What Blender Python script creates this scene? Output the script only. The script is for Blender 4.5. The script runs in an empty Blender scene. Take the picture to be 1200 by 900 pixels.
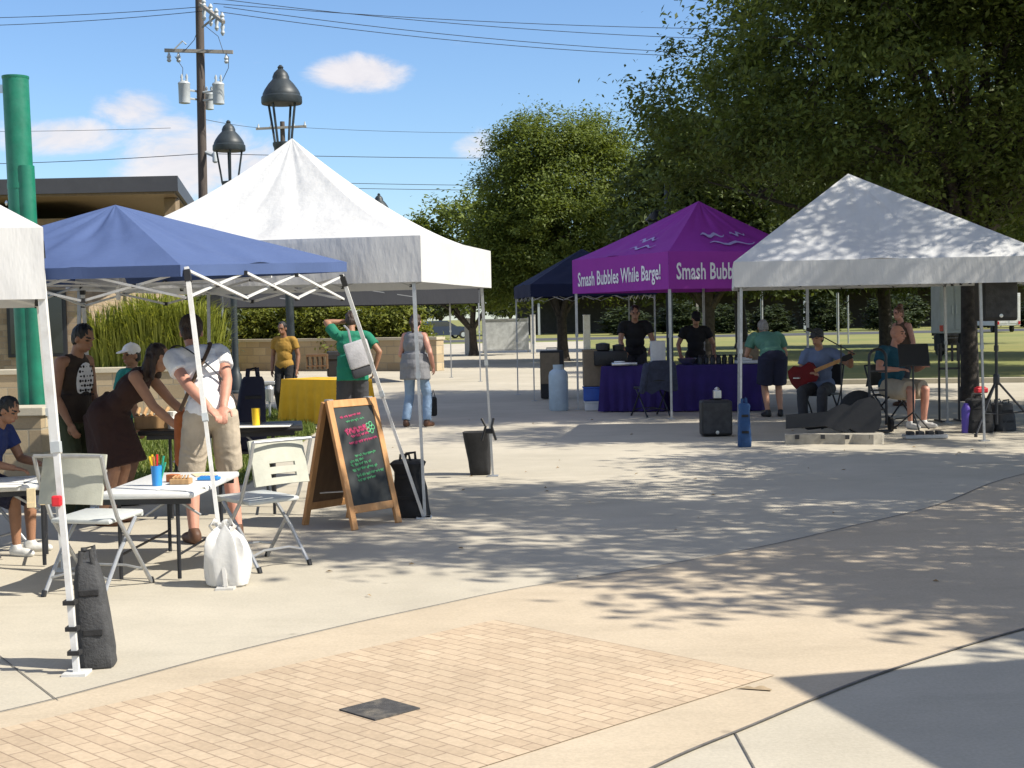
import bpy, bmesh, math, random
import numpy as np
from mathutils import Vector, Matrix, Euler
R = math.radians
V = Vector
rnd = random.Random(7)
scene = bpy.context.scene
COL = scene.collection

# ------------------------------------------------------------------ camera
F, CX, CY = 1700.0, 600.0, 450.0
PITCH, ROLL, CAMH = math.atan(78/1700), R(-1.2), 1.6
CM = Matrix.Rotation(math.pi/2 - PITCH, 3, 'X') @ Matrix.Rotation(ROLL, 3, 'Z')
def ray(u, v):
    return (CM @ V(((u-CX)/F, -(v-CY)/F, -1.0)))
def gp(u, v, z=0.0):
    d = ray(u, v); t = (z-CAMH)/d.z
    return V((d.x*t, d.y*t, z))
def dp(u, v, Y):
    d = ray(u, v); t = Y/d.y
    return V((d.x*t, Y, CAMH+d.z*t))
cam = bpy.data.cameras.new('camera'); camo = bpy.data.objects.new('camera', cam); COL.objects.link(camo)
camo.matrix_world = Matrix.Translation((0, 0, CAMH)) @ CM.to_4x4()
cam.sensor_width = 36; cam.lens = 36*F/1200; cam.clip_start = .1; cam.clip_end = 3000
scene.camera = camo

# ------------------------------------------------------------------ object helpers
def tag(o, label=None, cat=None, group=None, kind=None):
    if label: o['label'] = label
    if cat: o['category'] = cat
    if group: o['group'] = group
    if kind: o['kind'] = kind
    return o
def thing(name, label, cat, loc=(0, 0, 0), rz=0.0, group=None):
    o = bpy.data.objects.new(name, None); COL.objects.link(o)
    o.location = loc; o.rotation_euler = (0, 0, rz); o.empty_display_size = .2
    return tag(o, label, cat, group)
def wmat(o):
    m = Matrix.Translation(o.location) @ o.rotation_euler.to_matrix().to_4x4()
    return wmat(o.parent) @ m if o.parent else m
def kids(o): return [c for c in bpy.data.objects if c.parent == o]
def dup(o, loc=None, rz=None, label=None, scale=None):
    def cp(a, par):
        c = a.copy(); COL.objects.link(c); c.parent = par
        for k in tree[a.name]: cp(k, c)
        return c
    tree = {}
    for q in bpy.data.objects:
        tree.setdefault(q.name, [])
        if q.parent: tree.setdefault(q.parent.name, []).append(q)
    c = cp(o, None)
    if loc is not None: c.location = loc
    if rz is not None: c.rotation_euler = (0, 0, rz)
    if label: c['label'] = label
    if scale: c.scale = (scale,)*3 if not hasattr(scale, '__len__') else scale
    return c

class MB:
    """collects shapes, builds ONE mesh object"""
    def __init__(s): s.v = []; s.f = []; s.mi = []; s.cur = 0
    def add(s, vs, fs):
        b = len(s.v); s.v += [tuple(p) for p in vs]
        for f in fs: s.f.append([b+i for i in f]); s.mi.append(s.cur)
        return s
    def box(s, c, size, rot=None, bev=0.0):
        c = V(c); hx, hy, hz = size[0]/2, size[1]/2, size[2]/2
        if rot is None: M = Matrix.Identity(3)
        elif isinstance(rot, (int, float)): M = Matrix.Rotation(rot, 3, 'Z')
        else: M = rot
        if bev <= 0:
            pts = [V((x*hx, y*hy, z*hz)) for x in (-1, 1) for y in (-1, 1) for z in (-1, 1)]
            return s.add([c+M@p for p in pts], [(0,1,3,2),(4,6,7,5),(0,4,5,1),(2,3,7,6),(0,2,6,4),(1,5,7,3)])
        bm = bmesh.new(); bmesh.ops.create_cube(bm, size=1)
        for q in bm.verts: q.co = V((q.co.x*size[0], q.co.y*size[1], q.co.z*size[2]))
        bmesh.ops.bevel(bm, geom=bm.edges[:], offset=bev, segments=2, affect='EDGES', profile=.5)
        return s._bm(bm, c, M)
    def _bm(s, bm, c, M):
        bm.verts.index_update()
        vs = [c+M@q.co for q in bm.verts]; fs = [[q.index for q in f.verts] for f in bm.faces]
        bm.free(); return s.add(vs, fs)
    def tube(s, pts, r, n=8, cap=True, flat=1.0):
        pts = [V(p) for p in pts]; m = len(pts)
        rs = list(r) if hasattr(r, '__len__') else [r]*m
        rings = []; prev = None
        for i in range(m):
            d = (pts[min(i+1, m-1)]-pts[max(i-1, 0)])
            d = d.normalized() if d.length > 1e-9 else V((0, 0, 1))
            if prev is None:
                a = V((0, 0, 1)) if abs(d.z) < .9 else V((1, 0, 0))
                x = (a - d*a.dot(d)).normalized()
            else:
                x = prev - d*prev.dot(d)
                x = x.normalized() if x.length > 1e-6 else V((1, 0, 0))
            prev = x; y = d.cross(x)
            off = math.pi/n if n == 4 else 0
            rings.append([pts[i]+(x*math.cos(off+2*math.pi*k/n)+y*flat*math.sin(off+2*math.pi*k/n))*rs[i] for k in range(n)])
        vs = [p for rg in rings for p in rg]; fs = []
        for i in range(m-1):
            for k in range(n):
                a, b = i*n+k, i*n+(k+1) % n
                fs.append((a, b, b+n, a+n))
        if cap: fs.append(tuple(range(n-1, -1, -1))); fs.append(tuple((m-1)*n+k for k in range(n)))
        return s.add(vs, fs)
    def lathe(s, prof, c=(0, 0, 0), n=20):
        c = V(c); vs = []; fs = []
        for (r, z) in prof:
            for k in range(n): vs.append(c+V((r*math.cos(2*math.pi*k/n), r*math.sin(2*math.pi*k/n), z)))
        for i in range(len(prof)-1):
            for k in range(n):
                a, b = i*n+k, i*n+(k+1) % n
                fs.append((a, b, b+n, a+n))
        fs.append(tuple(range(n-1, -1, -1))); fs.append(tuple((len(prof)-1)*n+k for k in range(n)))
        return s.add(vs, fs)
    def ell(s, c, rad, M=None, n=14, m=9):
        c = V(c); M = M or Matrix.Identity(3); vs = []; fs = []
        for i in range(m+1):
            t = math.pi*i/m
            for k in range(n):
                a = 2*math.pi*k/n
                vs.append(c+M@V((rad[0]*math.sin(t)*math.cos(a), rad[1]*math.sin(t)*math.sin(a), rad[2]*math.cos(t))))
        for i in range(m):
            for k in range(n):
                a, b = i*n+k, i*n+(k+1) % n
                fs.append((a, a+n, b+n, b))
        return s.add(vs, fs)
    def cap(s, p0, p1, r0, r1, n=12, m=4):
        p0, p1 = V(p0), V(p1); d = p1-p0
        z = d.normalized() if d.length > 1e-9 else V((0, 0, 1))
        a = V((1, 0, 0)) if abs(z.x) < .8 else V((0, 1, 0)); x = (a-z*a.dot(z)).normalized(); y = z.cross(x)
        vs = []; fs = []
        prof = [(r0*math.sin(math.pi/2*i/m), p0, -r0*math.cos(math.pi/2*i/m)) for i in range(m+1)] + \
               [(r1*math.cos(math.pi/2*i/m), p1, r1*math.sin(math.pi/2*i/m)) for i in range(m+1)]
        for (r, p, h) in prof:
            r = max(r, 1e-4)
            for k in range(n):
                t = 2*math.pi*k/n; vs.append(p+z*h+(x*math.cos(t)+y*math.sin(t))*r)
        L = len(prof)
        for i in range(L-1):
            for k in range(n):
                q, w = i*n+k, i*n+(k+1) % n; fs.append((q, w, w+n, q+n))
        fs.append(tuple(range(n-1, -1, -1))); fs.append(tuple((L-1)*n+k for k in range(n)))
        return s.add(vs, fs)
    def quad(s, a, b, c, d): return s.add([a, b, c, d], [(0, 1, 2, 3)])
    def prism(s, poly, z0, z1):
        n = len(poly); vs = [V((p[0], p[1], z0)) for p in poly]+[V((p[0], p[1], z1)) for p in poly]
        fs = [tuple(range(n-1, -1, -1)), tuple(range(n, 2*n))]+[(i, (i+1) % n, n+(i+1) % n, n+i) for i in range(n)]
        return s.add(vs, fs)
    def plate(s, poly, O, X, Y, t):
        """2-D polygon in the plane O + x X + y Y, given thickness t along X x Y"""
        X, Y, O = V(X), V(Y), V(O); N = X.cross(Y).normalized(); n = len(poly)
        f = [O+X*p[0]+Y*p[1] for p in poly]; vs = f+[p+N*t for p in f]
        fs = [tuple(range(n-1, -1, -1)), tuple(range(n, 2*n))]+[(i, (i+1) % n, n+(i+1) % n, n+i) for i in range(n)]
        return s.add(vs, fs)
    def mesh(s, name):
        me = bpy.data.meshes.new(name); me.from_pydata(s.v, [], s.f); return me
    def build(s, name, mats, parent=None, smooth=False, world=False):
        me = s.mesh(name)
        if world and parent is not None: me.transform(wmat(parent).inverted())
        if not isinstance(mats, (list, tuple)): mats = [mats]
        for m in mats: me.materials.append(m)
        me.polygons.foreach_set('material_index', s.mi)
        bm = bmesh.new(); bm.from_mesh(me); bmesh.ops.recalc_face_normals(bm, faces=bm.faces[:]); bm.to_mesh(me); bm.free()
        if smooth:
            me.polygons.foreach_set('use_smooth', [True]*len(me.polygons))
            try: me.set_sharp_from_angle(angle=R(40))
            except Exception: pass
        o = bpy.data.objects.new(name, me); COL.objects.link(o); o.parent = parent
        return o

# ------------------------------------------------------------------ materials
def nodes(name):
    m = bpy.data.materials.new(name); m.use_nodes = True
    nt = m.node_tree; nt.nodes.clear()
    out = nt.nodes.new('ShaderNodeOutputMaterial')
    return m, nt, out
def N(nt, t, **kw):
    n = nt.nodes.new(t)
    for k, v in kw.items(): setattr(n, k, v)
    return n
def L(nt, a, b): nt.links.new(a, b)
def noise(nt, vec, scale, detail=4, rough=.6):
    n = N(nt, 'ShaderNodeTexNoise'); n.inputs['Scale'].default_value = scale
    n.inputs['Detail'].default_value = detail; n.inputs['Roughness'].default_value = rough
    if vec is not None: L(nt, vec, n.inputs['Vector'])
    return n.outputs['Fac']
def ramp(nt, fac, stops):
    r = N(nt, 'ShaderNodeValToRGB'); e = r.color_ramp.elements
    while len(e) < len(stops): e.new(.5)
    for i, (p, c) in enumerate(stops):
        e[i].position = p; e[i].color = (*c, 1) if hasattr(c, '__len__') else (c, c, c, 1)
    L(nt, fac, r.inputs['Fac']); return r.outputs['Color']
def mix(nt, fac, a, b, mode='MIX'):
    m = N(nt, 'ShaderNodeMix', data_type='RGBA', blend_type=mode)
    for s, x in ((m.inputs[0], fac), (m.inputs[6], a), (m.inputs[7], b)):
        if isinstance(x, (int, float)): s.default_value = x
        elif isinstance(x, (tuple, list)): s.default_value = (*x[:3], 1)
        else: L(nt, x, s)
    return m.outputs[2]
def bumpn(nt, h, strength, dist=.01):
    b = N(nt, 'ShaderNodeBump'); b.inputs['Strength'].default_value = strength; b.inputs['Distance'].default_value = dist
    L(nt, h, b.inputs['Height']); return b.outputs['Normal']
def coords(nt, which='Object'): return N(nt, 'ShaderNodeTexCoord').outputs[which]
def pm(name, col, rough=.6, var=.18, scale=9, bump=.0, metal=0, spec=.5, trans=0.0, dirt=None):
    """principled material with two octaves of uneven colour, optional bump, optional translucency"""
    m, nt, out = nodes(name); p = N(nt, 'ShaderNodeBsdfPrincipled')
    vec = coords(nt)
    f = noise(nt, vec, scale, 5)
    lo = tuple(c*(1-var) for c in col); hi = tuple(min(1, c*(1+var)) for c in col)
    c = ramp(nt, f, [(.3, lo), (.7, hi)])
    if dirt:
        f2 = noise(nt, vec, scale*.23, 6, .7)
        c = mix(nt, ramp(nt, f2, [(.5, 0), (.68, 1)]), c, dirt)
    L(nt, c, p.inputs['Base Color']); p.inputs['Roughness'].default_value = rough; p.inputs['Metallic'].default_value = metal
    p.inputs['Specular IOR Level'].default_value = spec
    if bump: L(nt, bumpn(nt, noise(nt, vec, scale*6, 3), bump), p.inputs['Normal'])
    sh = p.outputs[0]
    if trans:
        t = N(nt, 'ShaderNodeBsdfTranslucent'); L(nt, c, t.inputs['Color'])
        x = N(nt, 'ShaderNodeMixShader'); x.inputs[0].default_value = trans
        L(nt, sh, x.inputs[1]); L(nt, t.outputs[0], x.inputs[2]); sh = x.outputs[0]
    L(nt, sh, out.inputs['Surface']); return m
def fabric(name, col, trans=.25, rough=.8, wr=.35, var=.06):
    """coated canopy cloth: soft wrinkles, faint dirt, some light through it"""
    m, nt, out = nodes(name); p = N(nt, 'ShaderNodeBsdfPrincipled'); vec = coords(nt)
    mp = N(nt, 'ShaderNodeMapping'); mp.inputs['Scale'].default_value = (1, 1, .35); L(nt, vec, mp.inputs[0])
    f = noise(nt, vec, 1.6, 5)
    c = ramp(nt, f, [(.3, tuple(x*(1-var) for x in col)), (.7, tuple(min(1, x*(1+var)) for x in col))])
    L(nt, c, p.inputs['Base Color']); p.inputs['Roughness'].default_value = rough; p.inputs['Specular IOR Level'].default_value = .25
    h = mix(nt, .45, noise(nt, mp.outputs[0], 2.2, 3, .5), noise(nt, mp.outputs[0], 7, 4, .55))
    nrm = bumpn(nt, h, wr, .05); L(nt, nrm, p.inputs['Normal'])
    t = N(nt, 'ShaderNodeBsdfTranslucent'); L(nt, c, t.inputs['Color'])
    x = N(nt, 'ShaderNodeMixShader'); x.inputs[0].default_value = trans
    L(nt, p.outputs[0], x.inputs[1]); L(nt, t.outputs[0], x.inputs[2]); L(nt, x.outputs[0], out.inputs['Surface'])
    return m
def leafmat(name, dark, light, trans=.35):
    m, nt, out = nodes(name); g = N(nt, 'ShaderNodeNewGeometry')
    big = noise(nt, coords(nt), .9, 3)
    c = ramp(nt, g.outputs['Random Per Island'], [(0, dark), (.6, tuple((a+b)/2 for a, b in zip(dark, light))), (1, light)])
    c = mix(nt, ramp(nt, big, [(.35, .0), (.65, .55)]), c, light)
    d = N(nt, 'ShaderNodeBsdfPrincipled'); L(nt, c, d.inputs['Base Color']); d.inputs['Roughness'].default_value = .55; d.inputs['Specular IOR Level'].default_value = .3
    t = N(nt, 'ShaderNodeBsdfTranslucent'); L(nt, mix(nt, 1.0, c, (1.0, .95, .45), 'MULTIPLY'), t.inputs['Color'])
    x = N(nt, 'ShaderNodeMixShader'); x.inputs[0].default_value = trans
    L(nt, d.outputs[0], x.inputs[1]); L(nt, t.outputs[0], x.inputs[2]); L(nt, x.outputs[0], out.inputs['Surface'])
    return m
def concrete(name, base, warm, cell=None):
    m, nt, out = nodes(name); p = N(nt, 'ShaderNodeBsdfPrincipled'); vec = coords(nt)
    a = noise(nt, vec, .35, 6, .65); b = noise(nt, vec, 2.3, 6, .7); c3 = noise(nt, vec, 60, 3, .7)
    c = ramp(nt, a, [(.32, tuple(x*.88 for x in base)), (.68, warm)])
    c = mix(nt, ramp(nt, b, [(.42, 0), (.75, .35)]), c, tuple(x*.72 for x in base))
    mp = N(nt, 'ShaderNodeMapping'); mp.inputs['Scale'].default_value = (.5, 2.5, 1); mp.inputs['Rotation'].default_value = (0, 0, .4); L(nt, vec, mp.inputs[0])
    st = noise(nt, mp.outputs[0], 1.1, 6, .75)
    c = mix(nt, ramp(nt, st, [(.52, 0), (.75, .32)]), c, tuple(x*.62 for x in base))
    c = mix(nt, .5, c, ramp(nt, c3, [(.3, .78), (.7, 1.12)]), 'MULTIPLY')
    sp = N(nt, 'ShaderNodeTexVoronoi'); sp.inputs['Scale'].default_value = 1.7; L(nt, vec, sp.inputs['Vector'])
    c = mix(nt, ramp(nt, sp.outputs['Distance'], [(.02, .5), (.05, 0)]), c, tuple(x*.45 for x in base))
    L(nt, c, p.inputs['Base Color']); p.inputs['Roughness'].default_value = .85; p.inputs['Specular IOR Level'].default_value = .25
    L(nt, bumpn(nt, c3, .25, .004), p.inputs['Normal']); L(nt, p.outputs[0], out.inputs['Surface']); return m
def bricks(name, c1, c2, mortar, bw, bh, ms=.01, bump=.5, axis='XZ', off=.5, squash=1, var=.5):
    m, nt, out = nodes(name); p = N(nt, 'ShaderNodeBsdfPrincipled'); vec = coords(nt)
    if axis != 'XY':
        s = N(nt, 'ShaderNodeSeparateXYZ'); L(nt, vec, s.inputs[0]); q = N(nt, 'ShaderNodeCombineXYZ')
        if axis == 'XZ': L(nt, s.outputs[0], q.inputs[0])
        else:
            ad = N(nt, 'ShaderNodeMath', operation='ADD'); L(nt, s.outputs[0], ad.inputs[0]); L(nt, s.outputs[1], ad.inputs[1]); L(nt, ad.outputs[0], q.inputs[0])
        L(nt, s.outputs[2], q.inputs[1]); v2 = q.outputs[0]
    else: v2 = vec
    wob = N(nt, 'ShaderNodeTexNoise'); wob.inputs['Scale'].default_value = 3; L(nt, v2, wob.inputs['Vector'])
    v3 = mix(nt, .006, v2, wob.outputs['Color'], 'ADD')
    b = N(nt, 'ShaderNodeTexBrick'); L(nt, v3, b.inputs['Vector']); b.offset = off
    b.inputs['Scale'].default_value = 1; b.inputs['Brick Width'].default_value = bw; b.inputs['Row Height'].default_value = bh
    b.inputs['Mortar Size'].default_value = ms; b.inputs['Mortar Smooth'].default_value = .3; b.inputs['Bias'].default_value = 0
    b.inputs['Color1'].default_value = (*c1, 1); b.inputs['Color2'].default_value = (*c2, 1); b.inputs['Mortar'].default_value = (*mortar, 1)
    big = noise(nt, vec, .9, 5, .7); fine = noise(nt, vec, 35, 4, .7)
    c = mix(nt, var, b.outputs['Color'], ramp(nt, big, [(.3, .72), (.7, 1.2)]), 'MULTIPLY')
    c = mix(nt, .45, c, ramp(nt, fine, [(.3, .7), (.7, 1.15)]), 'MULTIPLY')
    L(nt, c, p.inputs['Base Color']); p.inputs['Roughness'].default_value = .85; p.inputs['Specular IOR Level'].default_value = .25
    h = mix(nt, .25, b.outputs['Fac'], fine)
    inv = N(nt, 'ShaderNodeInvert'); L(nt, h, inv.inputs['Color'])
    L(nt, bumpn(nt, inv.outputs[0], bump, .01), p.inputs['Normal']); L(nt, p.outputs[0], out.inputs['Surface']); return m
def woodmat(name, c1, c2, scale=6, rough=.55):
    m, nt, out = nodes(name); p = N(nt, 'ShaderNodeBsdfPrincipled'); vec = coords(nt)
    mp = N(nt, 'ShaderNodeMapping'); mp.inputs['Scale'].default_value = (4, 4, .5); L(nt, vec, mp.inputs[0])
    f = noise(nt, mp.outputs[0], scale, 6, .65)
    c = ramp(nt, f, [(.3, c1), (.7, c2)])
    L(nt, c, p.inputs['Base Color']); p.inputs['Roughness'].default_value = rough
    L(nt, bumpn(nt, f, .2, .004), p.inputs['Normal']); L(nt, p.outputs[0], out.inputs['Surface']); return m

M = {}
M['white_cloth'] = fabric('white canopy cloth', (.62, .62, .61), .13, wr=.6)
M['blue_cloth'] = fabric('blue canopy cloth', (.078, .118, .25), .10, .8)
M['navy_cloth'] = fabric('navy canopy cloth', (.012, .017, .05), .06)
M['grey_cloth'] = fabric('charcoal canopy cloth', (.05, .052, .06), .08)
M['purple_cloth'] = fabric('purple canopy cloth', (.34, .045, .38), .16, .7)
M['white_metal'] = pm('white powder coated steel', (.62, .62, .60), .4, .08, 14, dirt=(.5, .48, .44))
M['grey_metal'] = pm('galvanised grey steel', (.42, .43, .44), .38, .12, 20, metal=.6)
M['dark_metal'] = pm('black painted steel', (.015, .016, .02), .45, .25, 12)
M['lamp_metal'] = pm('dark green grey cast metal', (.022, .030, .034), .5, .25, 12)
M['black_plastic'] = pm('black plastic', (.012, .012, .013), .5, .2, 20, .1)
M['black_cloth'] = pm('black nylon', (.016, .016, .017), .8, .35, 14, .3)
M['char_cloth'] = pm('faded black nylon', (.045, .046, .048), .8, .35, 12, .5)
M['white_plastic'] = pm('white moulded plastic', (.66, .66, .64), .5, .06, 20, .15)
M['chair_plastic'] = pm('grey beige moulded plastic', (.40, .40, .33), .5, .07, 20, .15)
M['seat_plastic'] = pm('light grey moulded plastic', (.52, .54, .52), .45, .06, 20, .15)
M['green_paint'] = pm('green enamel on steel', (.006, .15, .088), .45, .22, 5, .08, dirt=(.035, .19, .13))
M['concrete'] = concrete('pale broom finished concrete', (.475, .43, .34), (.53, .48, .385))
M['path_concrete'] = concrete('warm tan concrete band', (.50, .415, .30), (.56, .468, .345))
M['joint'] = pm('dark expansion joint', (.13, .12, .105), .9, .3, 30)
M['pavers'] = bricks('tan clay pavers', (.52, .41, .285), (.455, .35, .24), (.31, .23, .16), .15, .075, .0036, .45, 'XY', .5, var=.65)
M['dark_tile'] = pm('dark slate accent paver', (.055, .052, .05), .85, .3, 30, .4, dirt=(.16, .14, .11))
M['stain'] = pm('brown drip stain', (.34, .255, .155), .95, .2, 14)
M['limestone'] = bricks('buff limestone blocks', (.46, .37, .24), (.33, .255, .16), (.30, .26, .19), .55, .26, .012, .8, 'SUM')
M['stone_cap'] = concrete('cast stone cap', (.46, .41, .31), (.52, .47, .36))
M['stone_wall'] = bricks('coursed tan stone', (.40, .31, .21), (.27, .20, .13), (.30, .25, .19), .42, .17, .012, .8, 'SUM')
M['stucco'] = pm('tan stucco', (.23, .17, .105), .9, .15, 6, .4)
M['roof_metal'] = pm('dark grey fascia metal', (.055, .055, .062), .5, .12, 3)
M['soffit'] = woodmat('tan soffit boards', (.15, .105, .06), (.21, .15, .085), 3)
M['glass'] = pm('dark window glass', (.02, .025, .03), .08, .1, 3, spec=.8)
M['wood_pole'] = woodmat('weathered brown utility pole', (.055, .042, .035), (.10, .078, .062), 5, .8)
M['arm_wood'] = woodmat('bleached grey timber', (.22, .20, .17), (.33, .30, .26), 5, .8)
M['trans_grey'] = pm('grey transformer paint', (.40, .43, .44), .45, .1, 8)
M['wire'] = pm('black wire', (.02, .02, .022), .6, .1, 5)
M['bark'] = pm('rough grey brown bark', (.052, .042, .033), .9, .5, 9, 1.0)
M['oak_leaf'] = leafmat('oak leaves', (.046, .066, .018), (.165, .215, .052), .42)
M['oak_leaf_far'] = leafmat('dark oak leaves', (.036, .054, .018), (.12, .155, .045), .36)
M['pecan_leaf'] = leafmat('pecan leaves', (.062, .095, .018), (.20, .25, .052), .45)
M['far_leaf'] = leafmat('far hazy leaves', (.03, .045, .02), (.075, .095, .04), .2)
M['shrub_leaf'] = leafmat('yellow green shrub leaves', (.08, .11, .015), (.25, .27, .05), .45)
M['dark_shrub_leaf'] = leafmat('dark shrub leaves', (.02, .035, .012), (.06, .08, .03), .25)
M['reed'] = leafmat('tall lime green grass blades', (.13, .17, .02), (.38, .40, .08), .42)
M['lawn_blade'] = leafmat('lawn grass blades', (.06, .10, .015), (.16, .20, .04), .3)
M['frame_wood'] = woodmat('orange stained pine', (.42, .20, .07), (.56, .30, .12), 6)
M['dark_wood'] = woodmat('brown stained plywood', (.10, .055, .025), (.15, .085, .04), 5)
M['chalk_black'] = pm('chalkboard slate', (.022, .026, .027), .75, .45, 5)
M['chalk_pink'] = pm('pink chalk', (.60, .09, .20), .95, .2, 60)
M['chalk_green'] = pm('green chalk', (.12, .42, .20), .95, .2, 60)
M['yellow_cloth'] = pm('mustard yellow tablecloth', (.68, .37, .015), .85, .12, 4, .2)
M['purple_table'] = pm('deep purple tablecloth', (.026, .011, .11), .85, .2, 5, .2)
M['letter_white'] = pm('white print', (.80, .76, .82), .7, .05, 20)
M['print_lilac'] = pm('pale lilac print', (.42, .34, .62), .7, .1, 20)
M['board_grey'] = pm('weathered pale grey panel', (.50, .52, .52), .6, .25, 4)
M['asphalt'] = pm('grey asphalt', (.06, .06, .062), .9, .3, 30, .3)
M['tan_box'] = pm('brown cardboard', (.22, .17, .11), .85, .15, 10)
M['blue_plastic'] = pm('blue plastic', (.02, .09, .42), .4, .12, 8)
M['blue_bag'] = pm('blue nylon', (.016, .062, .17), .75, .2, 12, .3)
M['cyl'] = pm('pale blue enamel cylinder', (.42, .52, .58), .4, .12, 6)
M['white_bag'] = pm('crumpled white plastic sheet', (.78, .77, .74), .45, .06, 3, .35, trans=.3)
M['paper'] = pm('white paper', (.78, .77, .72), .8, .05, 20)
M['tan_paper'] = pm('cream card', (.66, .54, .34), .8, .12, 30)
M['orange_cloth'] = pm('rust orange cloth', (.40, .12, .035), .85, .2, 10, .3)
M['red_plastic'] = pm('red plastic', (.62, .02, .03), .4, .1, 10)
M['yellow_plastic'] = pm('yellow plastic', (.75, .50, .02), .4, .1, 10)
M['green_plastic'] = pm('teal green plastic', (.02, .30, .20), .4, .1, 10)
M['craft_blue'] = pm('bright blue plastic cup', (.03, .25, .62), .3, .1, 10)
M['craft_brown'] = woodmat('light brown wood', (.34, .20, .09), (.48, .30, .14), 6)
M['steel'] = pm('stainless steel', (.60, .61, .62), .28, .08, 12, metal=.9)
M['guitar_red'] = pm('red lacquered guitar body', (.15, .010, .012), .25, .25, 6)
M['case_tan'] = pm('worn beige case lining', (.36, .33, .27), .8, .2, 12, .2)
M['car_paint'] = pm('dark blue car paint', (.02, .03, .055), .2, .08, 3)
M['tail_red'] = pm('red lamp lens', (.45, .012, .016), .2, .1, 3)
M['tyre'] = pm('black rubber', (.012, .012, .012), .8, .2, 12)
M['soil'] = pm('brown mulch', (.10, .065, .04), .95, .4, 18, .6)
M['dark_clad'] = pm('dark brown cladding', (.075, .068, .056), .8, .2, 3, .2)
M['pale_clad'] = pm('pale grey render', (.42, .43, .42), .7, .1, 3)
M['red_button'] = pm('red plastic button', (.6, .02, .03), .4, .1, 10)
def groundmat():
    m, nt, out = nodes('dry grass and dust'); p = N(nt, 'ShaderNodeBsdfPrincipled'); vec = coords(nt)
    a = noise(nt, vec, .06, 6, .7); b = noise(nt, vec, 1.2, 6, .7)
    c = ramp(nt, a, [(.3, (.11, .145, .03)), (.5, (.22, .21, .055)), (.7, (.31, .26, .09))])
    c = mix(nt, ramp(nt, b, [(.35, 0), (.7, .6)]), c, (.13, .16, .035))
    L(nt, c, p.inputs['Base Color']); p.inputs['Roughness'].default_value = .95; L(nt, p.outputs[0], out.inputs['Surface']); return m
M['ground'] = groundmat()

# ------------------------------------------------------------------ world, sun
SUN_EL, SUN_AZ = R(44), R(107)           # azimuth clockwise from +Y (the view direction)
world = bpy.data.worlds.new('World'); scene.world = world; world.use_nodes = True
nt = world.node_tree; nt.nodes.clear()
sky = N(nt, 'ShaderNodeTexSky', sky_type='NISHITA'); sky.sun_disc = False
sky.sun_elevation = SUN_EL; sky.sun_rotation = SUN_AZ; sky.altitude = 100; sky.air_density = 1.0; sky.dust_density = .25; sky.ozone_density = 3.5
gen = N(nt, 'ShaderNodeTexCoord').outputs['Generated']
sep = N(nt, 'ShaderNodeSeparateXYZ'); L(nt, gen, sep.inputs[0])
def mth(op, a, b=None, clamp=False):
    n = N(nt, 'ShaderNodeMath', operation=op); n.use_clamp = clamp
    for i, x in enumerate((a, b)):
        if x is None: continue
        if isinstance(x, (int, float)): n.inputs[i].default_value = x
        else: L(nt, x, n.inputs[i])
    return n.outputs[0]
ysafe = mth('MAXIMUM', sep.outputs[1], .05)
sx = mth('DIVIDE', sep.outputs[0], ysafe); sz = mth('DIVIDE', sep.outputs[2], ysafe)
com = N(nt, 'ShaderNodeCombineXYZ'); L(nt, sx, com.inputs[0]); L(nt, sz, com.inputs[1])
n1 = N(nt, 'ShaderNodeTexNoise'); n1.inputs['Scale'].default_value = 30; n1.inputs['Detail'].default_value = 9; n1.inputs['Roughness'].default_value = .66; n1.inputs['Distortion'].default_value = .4
mpn = N(nt, 'ShaderNodeMapping'); mpn.inputs['Scale'].default_value = (.55, 1.2, 1); L(nt, com.outputs[0], mpn.inputs[0]); L(nt, mpn.outputs[0], n1.inputs['Vector'])
tot = None
for (u, v, ru, rv, st) in [(225, 190, 95, 48, 1.0), (300, 200, 55, 40, .8), (72, 160, 85, 24, .85), (160, 127, 55, 24, .75), (200, 150, 40, 25, .6),
                           (420, 86, 62, 24, .95), (560, 170, 26, 18, .5), (1250, 180, 160, 50, .8), (-150, 150, 150, 40, .9), (900, -350, 300, 60, .7), (200, -500, 320, 60, .7)]:
    d = ray(u, v); cx_, cz_ = d.x/d.y, d.z/d.y
    a = mth('DIVIDE', mth('SUBTRACT', sx, cx_), ru/F); b = mth('DIVIDE', mth('SUBTRACT', sz, cz_), rv/F)
    e = mth('SUBTRACT', 1.0, mth('ADD', mth('MULTIPLY', a, a), mth('MULTIPLY', b, b)))
    e = mth('MULTIPLY', mth('MAXIMUM', e, -1.0), st)
    tot = e if tot is None else mth('MAXIMUM', tot, e)
cl = mth('ADD', mth('ADD', mth('MULTIPLY', tot, .9), .20), mth('MULTIPLY', mth('SUBTRACT', n1.outputs['Fac'], .5), 2.3))
mr = N(nt, 'ShaderNodeMapRange', interpolation_type='SMOOTHSTEP'); L(nt, cl, mr.inputs[0]); mr.inputs[1].default_value = .05; mr.inputs[2].default_value = 1.0; mr.inputs[4].default_value = .85
cmask = mth('MULTIPLY', mr.outputs[0], mth('GREATER_THAN', sep.outputs[1], .06))
# cloud shading is put into the colour by noise: white with slightly mauve shade, set in the units of the sky texture
ccol = mix(nt, n1.outputs['Fac'], (4.6, 4.3, 4.5), (7.4, 6.9, 6.6))
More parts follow.
